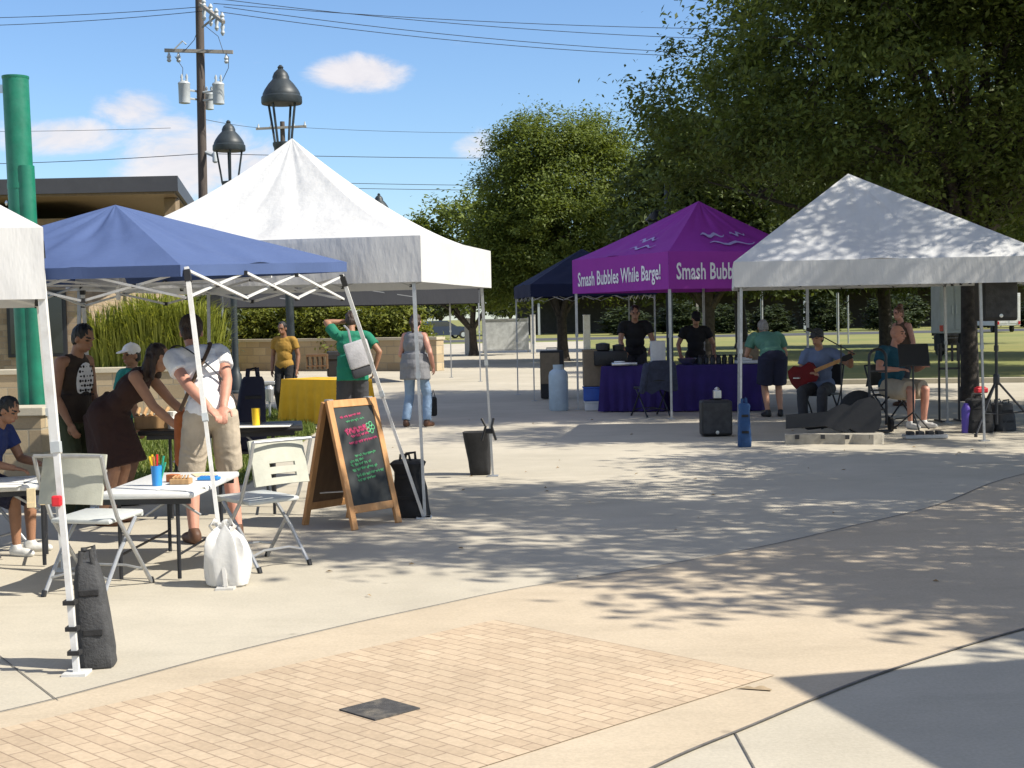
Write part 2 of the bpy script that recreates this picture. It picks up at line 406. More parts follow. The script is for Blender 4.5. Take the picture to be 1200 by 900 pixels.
# unseen cloud added overhead and behind the viewer, to brighten the shade with neutral fill
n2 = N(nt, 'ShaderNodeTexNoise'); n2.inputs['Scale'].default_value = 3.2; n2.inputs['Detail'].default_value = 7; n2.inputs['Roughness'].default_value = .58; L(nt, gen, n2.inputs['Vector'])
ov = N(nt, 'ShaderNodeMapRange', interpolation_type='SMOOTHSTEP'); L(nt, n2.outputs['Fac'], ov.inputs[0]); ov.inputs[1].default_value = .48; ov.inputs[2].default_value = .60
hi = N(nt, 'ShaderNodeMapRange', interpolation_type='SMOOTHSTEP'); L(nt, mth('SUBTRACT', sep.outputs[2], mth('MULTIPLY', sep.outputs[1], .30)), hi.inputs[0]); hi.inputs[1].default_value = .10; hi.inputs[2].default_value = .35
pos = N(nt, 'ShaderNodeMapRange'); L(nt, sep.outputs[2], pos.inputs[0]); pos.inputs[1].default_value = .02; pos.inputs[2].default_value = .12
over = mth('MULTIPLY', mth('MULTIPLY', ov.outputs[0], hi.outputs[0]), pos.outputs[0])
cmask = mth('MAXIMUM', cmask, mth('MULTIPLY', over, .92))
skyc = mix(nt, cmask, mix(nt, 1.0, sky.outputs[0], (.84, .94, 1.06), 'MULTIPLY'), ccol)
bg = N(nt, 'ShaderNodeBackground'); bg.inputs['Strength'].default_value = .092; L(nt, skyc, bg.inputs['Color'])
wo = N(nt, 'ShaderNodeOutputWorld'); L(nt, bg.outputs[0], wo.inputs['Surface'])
sd = bpy.data.lights.new('sun', 'SUN'); sd.energy = 4.4; sd.angle = R(.5); sd.color = (1.0, .94, .83)
so = bpy.data.objects.new('sun', sd); COL.objects.link(so)
SUNV = V((math.cos(SUN_EL)*math.sin(SUN_AZ), math.cos(SUN_EL)*math.cos(SUN_AZ), math.sin(SUN_EL)))
so.rotation_euler = SUNV.to_track_quat('Z', 'Y').to_euler(); so.location = SUNV*60
vs = scene.view_settings; vs.view_transform = 'Standard'; vs.look = 'None'; vs.exposure = .78; vs.gamma = 1; vs.use_curve_mapping = False
scene.cycles.max_bounces = 6; scene.cycles.diffuse_bounces = 3; scene.cycles.transparent_max_bounces = 4

# ================================================================== SETTING
def sheet(name, poly, z, m, thick=0):
    b = MB(); b.add([(p[0], p[1], z) for p in poly], [tuple(range(len(poly)))])
    o = b.build(name, m); tag(o, kind='structure'); return o
sheet('ground', [(-900, -300), (900, -300), (900, 1500), (-900, 1500)], -.012, M['ground'])
sheet('plaza', [(-14, -12), (16, -12), (16, 29.5), (2.0, 32.5), (4.6, 92), (-9, 92), (-9, 45), (-14, 45)], 0.0, M['concrete'])
sheet('road', [(-60, 101), (60, 95), (60, 106), (-60, 112)], -.004, M['asphalt'])
k_ = MB(); k_.box((9.0, 31.1, .05), (14.3, .18, .12), math.atan2(-3, 14), .01); kb = k_.build('kerb', M['stone_cap'] if 'stone_cap' in M else M['concrete']); tag(kb, kind='structure')
# diagonal tan band with clay pavers set in it
def P2(u, v): p = gp(u, v); return V((p.x, p.y))
jl = [(-900, 1010), (-300, 900), (0, 836), (130, 803), (250, 771), (400, 735), (500, 713), (600, 692), (700, 676), (800, 659), (900, 640), (1000, 617), (1100, 592), (1200, 556), (1400, 520), (1700, 492)]
jr = [(560, 1010), (770, 899), (880, 852), (1000, 802), (1100, 768), (1200, 738), (1350, 700), (1700, 640), (2300, 580)]
A = [P2(*p) for p in jl]; B = [P2(*p) for p in jr]
def smooth(pts, n=6):
    out = []
    for i in range(len(pts)-1):
        p0, p1, p2, p3 = pts[max(i-1, 0)], pts[i], pts[i+1], pts[min(i+2, len(pts)-1)]
        for k in range(n):
            t = k/n; out.append(.5*((2*p1)+(p2-p0)*t+(2*p0-5*p1+4*p2-p3)*t*t+(3*p1-p0-3*p2+p3)*t**3))
    return out+[pts[-1]]
As, Bs = smooth(A), smooth(B)
def strip(name, line, w, z, m):
    b = MB(); n = len(line); vs = []
    for i in range(n):
        d = (line[min(i+1, n-1)]-line[max(i-1, 0)]).normalized(); q = V((-d.y, d.x))*w/2
        vs += [(line[i].x+q.x, line[i].y+q.y, z), (line[i].x-q.x, line[i].y-q.y, z)]
    b.add(vs, [(2*i, 2*i+1, 2*i+3, 2*i+2) for i in range(n-1)])
    return tag(b.build(name, m), kind='structure')
band = MB()
nA = len(As); Br = [Bs[min(int(i*len(Bs)/nA), len(Bs)-1)] for i in range(nA)]
band.add([(p.x, p.y, .004) for p in As]+[(p.x, p.y, .004) for p in Br], [(i, nA+i, nA+i+1, i+1) for i in range(nA-1)])
tag(band.build('path', M['path_concrete']), kind='structure')
strip('expansion_joint', As, .014, .008, M['joint']); strip('expansion_joint', Bs, .016, .008, M['joint'])
strip('expansion_joint', [P2(861, 859), P2(930, 985)], .007, .0045, M['joint'])
strip('expansion_joint', [P2(68, 822), P2(-10, 762), P2(-120, 690)], .006, .0045, M['joint'])
for a, b in [((0, 0), (0, 0))]: pass
# pavers: a rectangle turned 45 degrees, object axes along its sides so the bond follows it
c0, c1, c2 = P2(580, 728), P2(908, 793), P2(628, 899)
ax = (c1-c0).normalized(); ang = math.atan2(ax.y, ax.x)
ay = V((ax.y, -ax.x))                      # towards camera-left
wd = (c1-c0).length; ln = 6.0
pv = MB(); pv.add([(0, 0, 0), (wd, 0, 0), (wd, -ln, 0), (0, -ln, 0)], [(3, 2, 1, 0)])
po = pv.build('paver_inlay', M['pavers']); po.location = (c0.x, c0.y, .008); po.rotation_euler = (0, 0, ang); tag(po, kind='structure')
tcen = P2(445, 834)
tl = MB(); tl.box((0, 0, 0), (.235, .235, .012)); t = tl.build('accent_paver', M['dark_tile']); t.location = (tcen.x, tcen.y, .008); t.rotation_euler = (0, 0, ang)
tag(t, 'dark square slate paver set into the tan clay paving', 'paver')
sp = MB(); q = P2(885, 812)
rr = random.Random(3); pts = [(q.x+.060*(1+.25*math.sin(3*t_)+.15*math.sin(7*t_+1))*math.cos(t_), q.y+.085*(1+.25*math.sin(3*t_)+.15*math.sin(7*t_+1))*math.sin(t_), .0092) for t_ in [a*2*math.pi/40 for a in range(40)]]
sp.add(pts, [tuple(range(18))]); tag(sp.build('ground_stain', M['stain']), kind='structure')

# lawn patch behind the black table + planted bed
lw = [gp(150, 575), gp(290, 568), gp(372, 506), gp(352, 481), gp(280, 480), gp(150, 492)]
sheet('lawn', [(p.x, p.y) for p in lw], .012, M['ground'])
def in_poly(x, y, poly):
    c = False; j = len(poly)-1
    for i in range(len(poly)):
        xi, yi, xj, yj = poly[i].x, poly[i].y, poly[j].x, poly[j].y
        if (yi > y) != (yj > y) and x < (xj-xi)*(y-yi)/(yj-yi)+xi: c = not c
        j = i
    return c
def blades(n, poly, h, w, seed, z=0.0):
    rg = random.Random(seed); b = MB(); x0, x1 = min(p.x for p in poly), max(p.x for p in poly); y0, y1 = min(p.y for p in poly), max(p.y for p in poly)
    while n > 0:
        x, y = rg.uniform(x0, x1), rg.uniform(y0, y1)
        if not in_poly(x, y, poly): continue
        n -= 1; a = rg.uniform(0, 6.28); hh = h*rg.uniform(.5, 1.2); dx, dy = math.cos(a)*w/2, math.sin(a)*w/2; lx, ly = rg.gauss(0, hh*.35), rg.gauss(0, hh*.35)
        b.add([(x-dx, y-dy, z), (x+dx, y+dy, z), (x+lx, y+ly, z+hh)], [(0, 1, 2)])
    return b
tag(blades(16000, lw, .09, .018, 5, .01).build('grass', M['lawn_blade']), kind='stuff')
sheet('planting_bed', [(-12, 26.9), (-5.2, 26.9), (-5.2, 33), (-12, 33)], .02, M['soil'])

# ------------------------------------------------------------------ walls
def wall(name, label, a, b, h, t, m, cap_h=.09, capov=.04):
    a, b = V((a[0], a[1])), V((b[0], b[1])); d = b-a; ang = math.atan2(d.y, d.x)
    r = thing(name, label, 'wall', (a.x, a.y, 0), ang)
    k = MB(); k.box((d.length/2, t/2, (h-cap_h)/2), (d.length, t, h-cap_h)); k.build('wall_body', m, r)
    k = MB(); k.box((d.length/2, t/2, h-cap_h/2+.002), (d.length+2*capov, t+2*capov, cap_h), bev=.008); k.build('wall_cap', M['stone_cap'], r)
    return r
wall('planter_wall', 'buff stone planter wall with tall grasses behind it', (-13, 26.4), (-5.35, 26.2), .84, .4, M['limestone'])
wall('seat_wall', 'low stone seat wall below the green pole', (-9, 15.6), (-5.02, 15.4), .75, .45, M['limestone'])
wall('boundary_wall', 'long low tan stone wall in front of the shrubs', (-11.2, 50), (-2.3, 44.6), 1.05, .4, M['limestone'])

# ------------------------------------------------------------------ building on the left
bl = thing('flat_roof_building', 'tan stone building with dark flat overhanging roof at left', 'building', (-16, 40, 0))
def bpart(mb, nm, m, par=None, smooth=False): return mb.build(nm, m, par or bl, smooth, True)
k = MB(); k.box((-20.0, 48.5, 2.35), (15.2, 13.5, 4.7)); bpart(k, 'wall', M['stone_wall'])
k = MB(); k.box((-20.0, 41.72, 3.9), (15.0, .04, 1.6)); bpart(k, 'upper_wall_panel', M['stucco'])
# roof: fascia front edge from left to the corner, then receding
rx, ry = dp(208, 206, 40).x, 40.0
k = MB(); z1 = dp(150, 207, 40).z; z0 = z1-.42
poly = [(-32, ry), (rx, ry), (rx-2.6, ry+16), (-32, ry+16)]
k.prism(poly, z0, z1); rf = bpart(k, 'roof', M['roof_metal'])
k = MB(); k.prism([(-31.9, ry+.12), (rx-.12, ry+.12), (rx-2.7, ry+15.8), (-31.9, ry+15.8)], z0-.06, z0-.003); bpart(k, 'soffit', M['soffit'], rf)
k = MB(); k.box((rx-.55, ry+1.6, (z0-.06)/2), (.34, .5, z0-.07), bev=.02); bpart(k, 'pillar', M['stucco'])
pp = dp(234, 370, 46); k = MB(); k.box((pp.x, 46, (z0-.06)/2), (.36, .36, z0-.07), bev=.02); bpart(k, 'pillar', M['stucco'])
for x in (-16.5, -13.6):
    k = MB(); k.box((x, 41.72, 1.7), (1.7, .1, 1.9)); f = bpart(k, 'window', M['dark_metal'])
    k = MB(); k.box((x, 41.66, 1.7), (1.5, .04, 1.7)); bpart(k, 'pane', M['glass'], f)
# far dark open pavilion on the right, and pale building behind
pav = thing('open_pavilion', 'long dark open pavilion with pale posts beyond the lawn', 'building', (26, 130, 0))
k = MB(); k.box((26, 134, 3.75), (52, 12, .5)); k.build('roof', M['roof_metal'], pav, False, True)
k = MB(); k.box((26, 139.8, 1.75), (51, .3, 3.5)); k.build('back_wall', M['dark_clad'], pav, False, True)
for i in range(7):
    k = MB(); k.box((2.5+i*7.6+1.2*math.sin(i*2.3), 128.4, 1.75), (.2, .2, 3.5)); k.build('post', M['trans_grey'] if i % 3 == 0 else M['arm_wood'], pav, False, True)

# ------------------------------------------------------------------ foliage
def leafcloud(name, blobs, n, size, seed, clump=.35, kc=55, flat=.55, mats=None, parent=None, world=False, jitter=.15):
    """blobs: (centre, radii). Leaf-sized folded quads in clumps near each blob's shell"""
    rg = np.random.default_rng(seed)
    C_ = np.array([b[0] for b in blobs], float); Rr = np.array([b[1] for b in blobs], float)
    w = (Rr.prod(axis=1))**(.72); w /= w.sum()
    K = max(8, n//kc)
    bi = rg.choice(len(blobs), K, p=w)
    d = rg.normal(size=(K, 3)); d /= np.linalg.norm(d, axis=1)[:, None]
    rad = rg.uniform(.25, 1.0, K)**.45 * (1+rg.normal(0, jitter, K)*.5)
    cc = C_[bi]+d*Rr[bi]*rad[:, None]
    ci = rg.integers(0, K, n)
    cs = clump*rg.uniform(.5, 1.3, K)
    p = cc[ci]+rg.normal(size=(n, 3))*np.array([1, 1, .6])*cs[ci][:, None]*.62
    nn = rg.normal(size=(n, 3)); nn[:, 2] = np.abs(nn[:, 2])+flat; nn += d[ci]*.6; nn /= np.linalg.norm(nn, axis=1)[:, None]
    t = rg.normal(size=(n, 3)); t -= nn*(t*nn).sum(1)[:, None]; t /= np.linalg.norm(t, axis=1)[:, None]
    b = np.cross(nn, t); s = size*rg.uniform(.55, 1.35, n)[:, None]
    v = np.empty((n, 4, 3))
    v[:, 0] = p-t*s; v[:, 1] = p+b*s*.42+nn*s*.12; v[:, 2] = p+t*s; v[:, 3] = p-b*s*.42+nn*s*.12
    me = bpy.data.meshes.new(name); me.vertices.add(n*4); me.vertices.foreach_set('co', v.reshape(-1))
    me.loops.add(n*4); me.loops.foreach_set('vertex_index', np.arange(n*4, dtype=np.int32))
    me.polygons.add(n); me.polygons.foreach_set('loop_start', np.arange(0, n*4, 4, dtype=np.int32)); me.polygons.foreach_set('loop_total', np.full(n, 4, np.int32))
    me.update(calc_edges=True)
    if world and parent is not None: me.transform(wmat(parent).inverted())
    me.materials.append(mats)
    o = bpy.data.objects.new(name, me); COL.objects.link(o); o.parent = parent
    return o
def limb_tree(root, h_fork, blobs, r0, m, seed, world=False):
    rg = random.Random(seed); k = MB()
    lean = V((rg.uniform(-.15, .15), rg.uniform(-.15, .15), 0))
    fork = V((0, 0, h_fork))+lean
    k.tube([(0, 0, -.1), (0, 0, .25), lean*.4+V((0, 0, h_fork*.5)), fork], [r0*1.5, r0*1.08, r0*.92, r0*.85], 12)
    for (c, rad) in blobs:
        e = V(c); mid = fork.lerp(e, .5)+V((rg.uniform(-.4, .4), rg.uniform(-.4, .4), rg.uniform(-.1, .5)))
        k.tube([fork-V((0, 0, .15)), fork.lerp(mid, .5)+V((0, 0, .1)), mid, e], [r0*.55, r0*.42, r0*.30, r0*.08], 7)
        for q in range(5):
            s_ = mid.lerp(e, rg.uniform(.1, .9)); d = V((rg.gauss(0, 1), rg.gauss(0, 1), rg.gauss(.1, .6))).normalized()
            l = min(rad)*rg.uniform(.6, 1.0); k.tube([s_, s_+d*l*.5+V((0, 0, .1)), s_+d*l], [r0*.16, r0*.1, r0*.03], 5)
    return k.build('trunk', m, root, True)
def tree(name, label, x, y, blobs, hf, r0, n, size, leaf, seed, group=None, clump=.4, kc=55, jitter=.15):
    t = thing(name, label, 'tree', (x, y, 0), 0, group)
    limb_tree(t, hf, blobs, r0, M['bark'], seed)
    leafcloud('crown', blobs, n, size, seed, clump, kc, mats=leaf, parent=t, jitter=jitter)
    return t
def crown_blobs(seed, R_, z0, z1, n, rb):
    rg = random.Random(seed); out = []
    for i in range(n):
        a = 2.4*i+rg.uniform(-.4, .4); q = ((i+.5)/n)
        z = z0+(z1-z0)*rg.random()
        env = math.sqrt(max(.08, 1-((z-(z0+z1)/2)/((z1-z0)/2+.6))**2))
        r = R_*math.sqrt(q)*env
        s = rb*rg.uniform(.75, 1.25)
        out.append(((r*math.cos(a), r*math.sin(a), z), (s, s, s*.68)))
    return out
# the big oak behind the white tent on the right
ok1 = crown_blobs(11, 4.8, 3.7, 10.3, 32, 1.6)+[((-2.4, -2.6, 4.2), (1.5, 1.2, 1.0)), ((-1.0, -3.0, 5.2), (1.5, 1.2, 1.1)), ((.3, -2.6, 4.0), (1.5, 1.2, .95)), ((.8, -3.0, 5.6), (1.5, 1.2, 1.1)), ((-2.0, -2.8, 6.4), (1.5, 1.2, 1.1)), ((1.9, -2.4, 4.5), (1.4, 1.2, 1.0)), ((0, -2.8, 7.0), (1.5, 1.2, 1.1)), ((2.0, -1.5, 3.5), (1.4, 1.2, .8)), ((-.6, -1.2, 3.4), (1.3, 1.1, .7)), ((-4.4, .5, 3.9), (1.4, 1.3, .9))]
o1 = tree('oak_tree', 'large dark spreading oak whose trunk stands behind the white tent at right', 7.9, 25.0, ok1, 2.7, .15, 230000, .060, M['oak_leaf'], 11, clump=.46, kc=125)
# second oak out to the right, its crown reaches into the frame's top right corner and shades the plaza
ok2 = crown_blobs(23, 4.9, 4.0, 8.8, 26, 1.35)
o2 = tree('oak_tree', 'oak at far right with sunlit yellow green twigs in the top right corner', 11.1, 19.6, ok2, 3.0, .2, 95000, .055, M['pecan_leaf'], 23, clump=.42, kc=200)
ok3 = crown_blobs(31, 4.4, 3.9, 7.2, 20, 1.25)+[((.5, 3.6, 5.2), (1.4, 1.3, .9)), ((-1.6, 3.9, 4.6), (1.2, 1.2, .8))]
o3 = tree('oak_tree', 'oak beside the plaza throwing dappled shade over the paving', 9.5, 9.5, ok3, 3.0, .2, 62000, .085, M['oak_leaf'], 31, clump=.5, kc=110)
# round green tree in the middle and its neighbours
pb = [((0, 0, 5.9), (2.2, 2.2, 2.0)), ((-1.3, .3, 5.0), (1.4, 1.7, 1.5)), ((1.7, -.2, 5.2), (1.7, 1.7, 1.6)), ((.2, -1.3, 4.0), (2.3, 1.6, 1.7)), ((-1.6, 0, 3.2), (1.5, 1.6, 1.3)),
      ((2.2, .4, 3.6), (1.7, 1.6, 1.4)), ((0, .8, 3.2), (2.3, 1.7, 1.1)), ((-.9, -.6, 6.6), (1.2, 1.2, 1.0)), ((1.0, .3, 6.9), (1.1, 1.2, .9)), ((-2.0, -.3, 4.3), (.8, .9, .8)), ((-1.2, .2, 2.8), (1.5, 1.4, .8)), ((1.5, -.3, 2.8), (1.6, 1.3, .8))]
tree('round_tree', 'rounded bright green tree between the white and purple tents', 1.85, 52, [((c[0]*1.16, c[1]*1.16, c[2]*1.14), (r[0]*1.16, r[1]*1.16, r[2]*1.14)) for c, r in pb], 1.6, .2, 190000, .068, M['pecan_leaf'], 41, clump=.45, kc=120)
pb2 = [((0, 0, 3.6), (2.4, 2, 1.6)), ((-2.2, 0, 2.9), (1.8, 1.6, 1.3)), ((2, 0, 3), (2, 1.6, 1.5)), ((-3.4, .2, 2.0), (1.4, 1.3, 1.0)), ((.5, 0, 2.0), (2.6, 1.6, 1.2))]
tree('low_tree', 'lower spreading green tree left of the rounded tree', -1.6, 62, [((c[0]*1.25, c[1], c[2]*1.2+.75), (r[0]*1.2, r[1], r[2]*1.1)) for c, r in pb2], 1.2, .18, 26000, .13, M['pecan_leaf'], 47, clump=.5)
tree('background_tree', 'dark broad tree behind the peak of the purple tent', 6.4, 47, [((c[0]*1.1, c[1], c[2]*1.05), (r[0]*1.1, r[1], r[2]*1.1)) for c, r in pb], 1.8, .22, 36000, .12, M['oak_leaf_far'], 53, clump=.5)
tree('background_tree', 'dark broad tree behind the right side of the white tent', 14.5, 56, [((c[0]*1.4, c[1]*1.3, c[2]*1.2), (r[0]*1.4, r[1]*1.3, r[2]*1.2)) for c, r in pb], 2.6, .28, 40000, .14, M['oak_leaf_far'], 59, clump=.6)
for bx, by, bsd in ((19.5, 64, 83), (10.5, 66, 89)):
    tree('background_tree', 'dark broad tree in the second row behind the lawn' if bx > 15 else 'dark broad tree between the purple and white tent peaks', bx, by, [((c[0]*1.7, c[1]*1.3, c[2]*1.3), (r[0]*1.7, r[1]*1.4, r[2]*1.35)) for c, r in pb], 2.6, .28, 34000, .16, M['oak_leaf_far'], bsd, clump=.7)
# far belt of trees closing the horizon, each its own tree
fb = [((c[0]*1.5, c[1]*1.3, c[2]*1.25), (r[0]*1.5, r[1]*1.3, r[2]*1.25)) for c, r in pb]
ft = tree('far_tree', 'hazy green tree in the far belt along the horizon', -26, 150, fb, 2.2, .3, 14000, .24, M['far_leaf'], 61, 'trees along the horizon', .8)
for i in range(13):
    x = -19+i*6.4+rnd.uniform(-1.5, 1.5)
    dup(ft, (x, 152+rnd.uniform(-8, 22), 0), rnd.uniform(0, 6), scale=rnd.uniform(.8, 1.3)*(1.0 if i > 4 else .8))
# shrubs behind the boundary wall
sh = thing('shrub', 'leafy yellow green shrub behind the low tan wall', 'shrub', (0, 0, 0), 0, 'shrubs behind the low tan wall')
leafcloud('foliage', [((0, 0, 1.15), (.95, .8, .75)), ((.5, 0, .7), (.8, .7, .6)), ((-.5, .1, .8), (.8, .7, .65)), ((.1, 0, 1.6), (.6, .5, .5))], 6500, .085, 71, .25, 40, mats=M['shrub_leaf'], parent=sh)
k = MB()
for i in range(6): k.tube([(0, 0, 0), (rnd.uniform(-.2, .2), rnd.uniform(-.2, .2), .5), (rnd.uniform(-.5, .5), rnd.uniform(-.4, .4), 1.3)], [.03, .02, .008], 5)
k.build('stem', M['bark'], sh)
first = True
for i in range(9):
    t_ = i/8; x, y = -10.7+7.1*t_, 51.2-4.6*t_+rnd.uniform(0, .5)
    s = (rnd.uniform(.85, 1.1)*1.0, 1, rnd.uniform(.85, 1.08))
    if first: sh.location = (x, y, .3); sh.scale = s; first = False
    else: dup(sh, (x, y, .3), rnd.uniform(0, 6), scale=s)
ds = tree('evergreen_shrub', 'dark evergreen shrub beside the building pillar', -9.1, 43.4, [((0, 0, 1.5), (.9, .8, 1.2)), ((.2, 0, 2.4), (.7, .6, .8)), ((-.2, .1, .8), (1, .8, .7))], .4, .06, 6000, .09, M['dark_shrub_leaf'], 73, clump=.25); ds['category'] = 'shrub'
# more oaks of the same row shade the lawn at the right
dup(o1, (14.8, 37, 0), 1.9, 'second oak of the row, its crown filling the right edge above the white tent')
dup(o1, (20.5, 47, 0), 4.0, 'third oak of the row, far right beyond the lawn edge')
# dark shrubs across the lawn
for i in range(12):
    x = 9+i*4.1+rnd.uniform(-1, 1); y = 118+rnd.uniform(-5, 5)
    dup(ds, (x, y, -.3), rnd.uniform(0, 6), 'dark shrub far across the lawn in front of the pavilion', scale=(rnd.uniform(1.8, 2.6), 2, rnd.uniform(.8, 1.3)))['group'] = 'shrubs across the lawn'
# tall grasses in the planter
def reed_clump(seed):
    rg = random.Random(seed); b = MB()
    for i in range(520):
        a = rg.uniform(0, 6.283); r = .28*math.sqrt(rg.random()); x, y = r*math.cos(a), r*math.sin(a)
        h = rg.uniform(.75, 1.5); o = rg.uniform(.05, .45)*h; a2 = a+rg.gauss(0, .5); w = .013
        dx, dy = -math.sin(a2)*w, math.cos(a2)*w; ox, oy = math.cos(a2)*o, math.sin(a2)*o
        p = [(0, 0), (.30, .5), (.65, .82), (1.0, .97-.25*o)]
        vs = []
        for j, (f, g) in enumerate(p):
            ww = (1, .9, .6, .08)[j]
            vs += [(x+ox*f*f-dx*ww, y+oy*f*f-dy*ww, h*g), (x+ox*f*f+dx*ww, y+oy*f*f+dy*ww, h*g)]
        b.add(vs, [(0, 1, 3, 2), (2, 3, 5, 4), (4, 5, 7, 6)])
    return b
rc = [reed_clump(s).mesh('ornamental_grass') for s in (1, 2, 3)]
for me in rc: me.materials.append(M['reed'])
gi = 0
for i in range(11):
    o = bpy.data.objects.new('ornamental_grass', rc[i % 3]); COL.objects.link(o)
    row = i % 2; u = 118+i*12.5+rnd.uniform(-5, 5); p = dp(u, 420, 27.2+row*.8)
    o.location = (p.x, p.y, .35); o.rotation_euler = (0, 0, rnd.uniform(0, 6)); s = rnd.uniform(.95, 1.15)*(1.0 if 2 < i < 9 else .85); o.scale = (s*1.15, s*1.15, s*1.32)
    tag(o, 'tall lime green grass clump in the stone planter', 'ornamental grass', 'tall grass clumps in the stone planter')

# ================================================================== CANOPIES
def canopy(name, label, feet, tops, eave, peak, leg_z, vh, cloth, metal, leg_r=.022, concave=1.25, sag=.05, over=.04, ext=None, truss=None, seed=1, val_wave=.006, missing=()):
    """feet/tops: 4 (x,y) in ring order, tops at height leg_z; peak (x,y,z)"""
    cx, cy = sum(p[0] for p in feet)/4, sum(p[1] for p in feet)/4
    root = thing(name, label, 'canopy tent', (cx, cy, 0))
    ctr = V((sum(p[0] for p in tops)/4, sum(p[1] for p in tops)/4))
    E = []
    for i, p in enumerate(tops):
        d = (V((p[0], p[1]))-ctr).normalized(); e = V((p[0], p[1]))+d*over
        if ext and i in ext: e = V(ext[i][:2])
        ez = eave+(ext[i][2] if ext and i in ext and len(ext[i]) > 2 else 0)
        E.append(V((e.x, e.y, ez)))
    pk = V(peak); rg = random.Random(seed)
    b = MB(); NS, NT = 44, 20
    for i in range(4):
        a, c = E[i], E[(i+1) % 4]; vs = []; fs = []
        ph = rg.uniform(0, 6)
        for t in range(NT+1):
            tt = t/NT
            for s in range(NS+1):
                ss = s/NS; base = a.lerp(c, ss); p = base.lerp(pk, tt)
                z = base.z+(pk.z-base.z)*(tt**concave)
                bow = math.sin(math.pi*ss)
                z -= sag*bow*(1-tt)*(tt+.12)*3.2
                z += (.014*math.sin(ss*26+ph+tt*3)+.006*math.sin(ss*47+ph*2-tt*5))*(tt**1.2)*(1-tt)*3*bow
                z += .016*math.sin(ss*11+tt*7+ph)*bow*(1-tt)+.010*math.sin(ss*23-tt*13+ph)*bow*(1-tt)
                vs.append((p.x, p.y, z))
        for t in range(NT):
            for s in range(NS):
                q = t*(NS+1)+s; fs.append((q, q+1, q+NS+2, q+NS+1))
        b.add(vs, fs)
    rf = b.build('canopy_roof', cloth, root, True, True)
    # valance: hanging strip on the four sides
    b = MB(); cc = sum(E, V((0, 0, 0)))/4
    for i in range(4):
        a, c = E[i], E[(i+1) % 4]; d = (c-a).normalized(); n = V((d.y, -d.x, 0))
        if n.dot((a+c)/2-cc) < 0: n = -n
        vs = []; fs = []; ns = 26; ph = rg.uniform(0, 6)
        for t in range(4):
            for s in range(ns+1):
                ss = s/ns; p = a.lerp(c, ss)
                w = val_wave*math.sin(ss*17+ph)*t/3 + val_wave*.6*math.sin(ss*41+ph*2)*t/3
                w *= min(1, 8*ss, 8*(1-ss))
                vs.append((p.x+n.x*(.001+w), p.y+n.y*(.001+w), p.z-vh*t/3-.03*math.sin(math.pi*ss)*0))
        for t in range(3):
            for s in range(ns): q = t*(ns+1)+s; fs.append((q, q+1, q+ns+2, q+ns+1))
        b.add(vs, fs)
    vl = b.build('valance', cloth, root, True, True)
    # legs
    for i in range(4):
        if i in missing: continue
        f, t = V((feet[i][0], feet[i][1], 0)), V((tops[i][0], tops[i][1], leg_z)); mid = f.lerp(t, .52)
        k = MB(); k.tube([mid, t], leg_r, 4); k.tube([f+V((0, 0, .01)), mid], leg_r*.78, 4)
        lg = k.build('leg', metal, root, False, True)
        k = MB(); k.box((f.x, f.y, .006), (.11, .11, .012)); k.build('foot_plate', metal, lg, False, True)
        k = MB(); d = (t-f).normalized()
        k.tube([mid-d*.03, mid+d*.02], leg_r*1.22, 4); k.build('leg_catch', M['trans_grey'], lg, False, True)
        k = MB(); k.tube([t-d*.10, t-d*.02], leg_r*1.4, 4); k.build('corner_bracket', M['black_plastic'], lg, False, True)
    # scissor trusses along each side, and the centre pole
    if truss:
        nt_, dz, tr = truss
        for i in range(4):
            b = MB(); kn = b
            a, c = V((*tops[i][:2], 0)), V((*tops[(i+1) % 4][:2], 0)); n_ = (c-a).normalized(); n_ = V((n_.y, -n_.x, 0))*.012
            for j in range(nt_):
                p, q = a.lerp(c, j/nt_), a.lerp(c, (j+1)/nt_)
                hi, lo = leg_z-.02, leg_z-.02-dz
                b.tube([p+n_+V((0, 0, hi)), q+n_+V((0, 0, lo))], tr, 4); b.tube([p-n_+V((0, 0, lo)), q-n_+V((0, 0, hi))], tr, 4)
                m_ = p.lerp(q, .5)+V((0, 0, (hi+lo)/2)); b.cur = 1; kn.tube([m_-n_*1.6, m_+n_*1.6], .014, 8)
                for z in (hi, lo): kn.box(q+V((0, 0, z)), (.03, .03, .03))
                b.cur = 0
            b.build('truss', [metal, M['black_plastic']], root, False, True)
        k = MB(); k.tube([(pk.x, pk.y, leg_z-dz), (pk.x, pk.y, pk.z-.03)], .018, 4); 
        for i in range(4):
            m_ = (V((*tops[i][:2], 0))+V((*tops[(i+1) % 4][:2], 0)))/2
            k.tube([(m_.x, m_.y, leg_z-.04), (pk.x, pk.y, leg_z-dz*.4)], tr*.9, 4)
        k.build('centre_pole', metal, root, False, True)
    return root, E, vl, rf
def sq(p, q, side=1):
    """ring of four from edge p->q, square continued on the far side"""
    p, q = V(p), V(q); d = q-p; n = V((-d.y, d.x))*side
    return [p, q, q+n, p+n]
def text_mesh(s, size=1.0):
    cu = bpy.data.curves.new('lettering', 'FONT'); cu.body = s; cu.size = size; cu.extrude = .0; cu.align_x = 'LEFT'; cu.resolution_u = 2; cu.offset = .018
    o = bpy.data.objects.new('tmp', cu); COL.objects.link(o); dg = bpy.context.evaluated_depsgraph_get()
    me = bpy.data.meshes.new_from_object(o.evaluated_get(dg)); bpy.data.objects.remove(o); return me
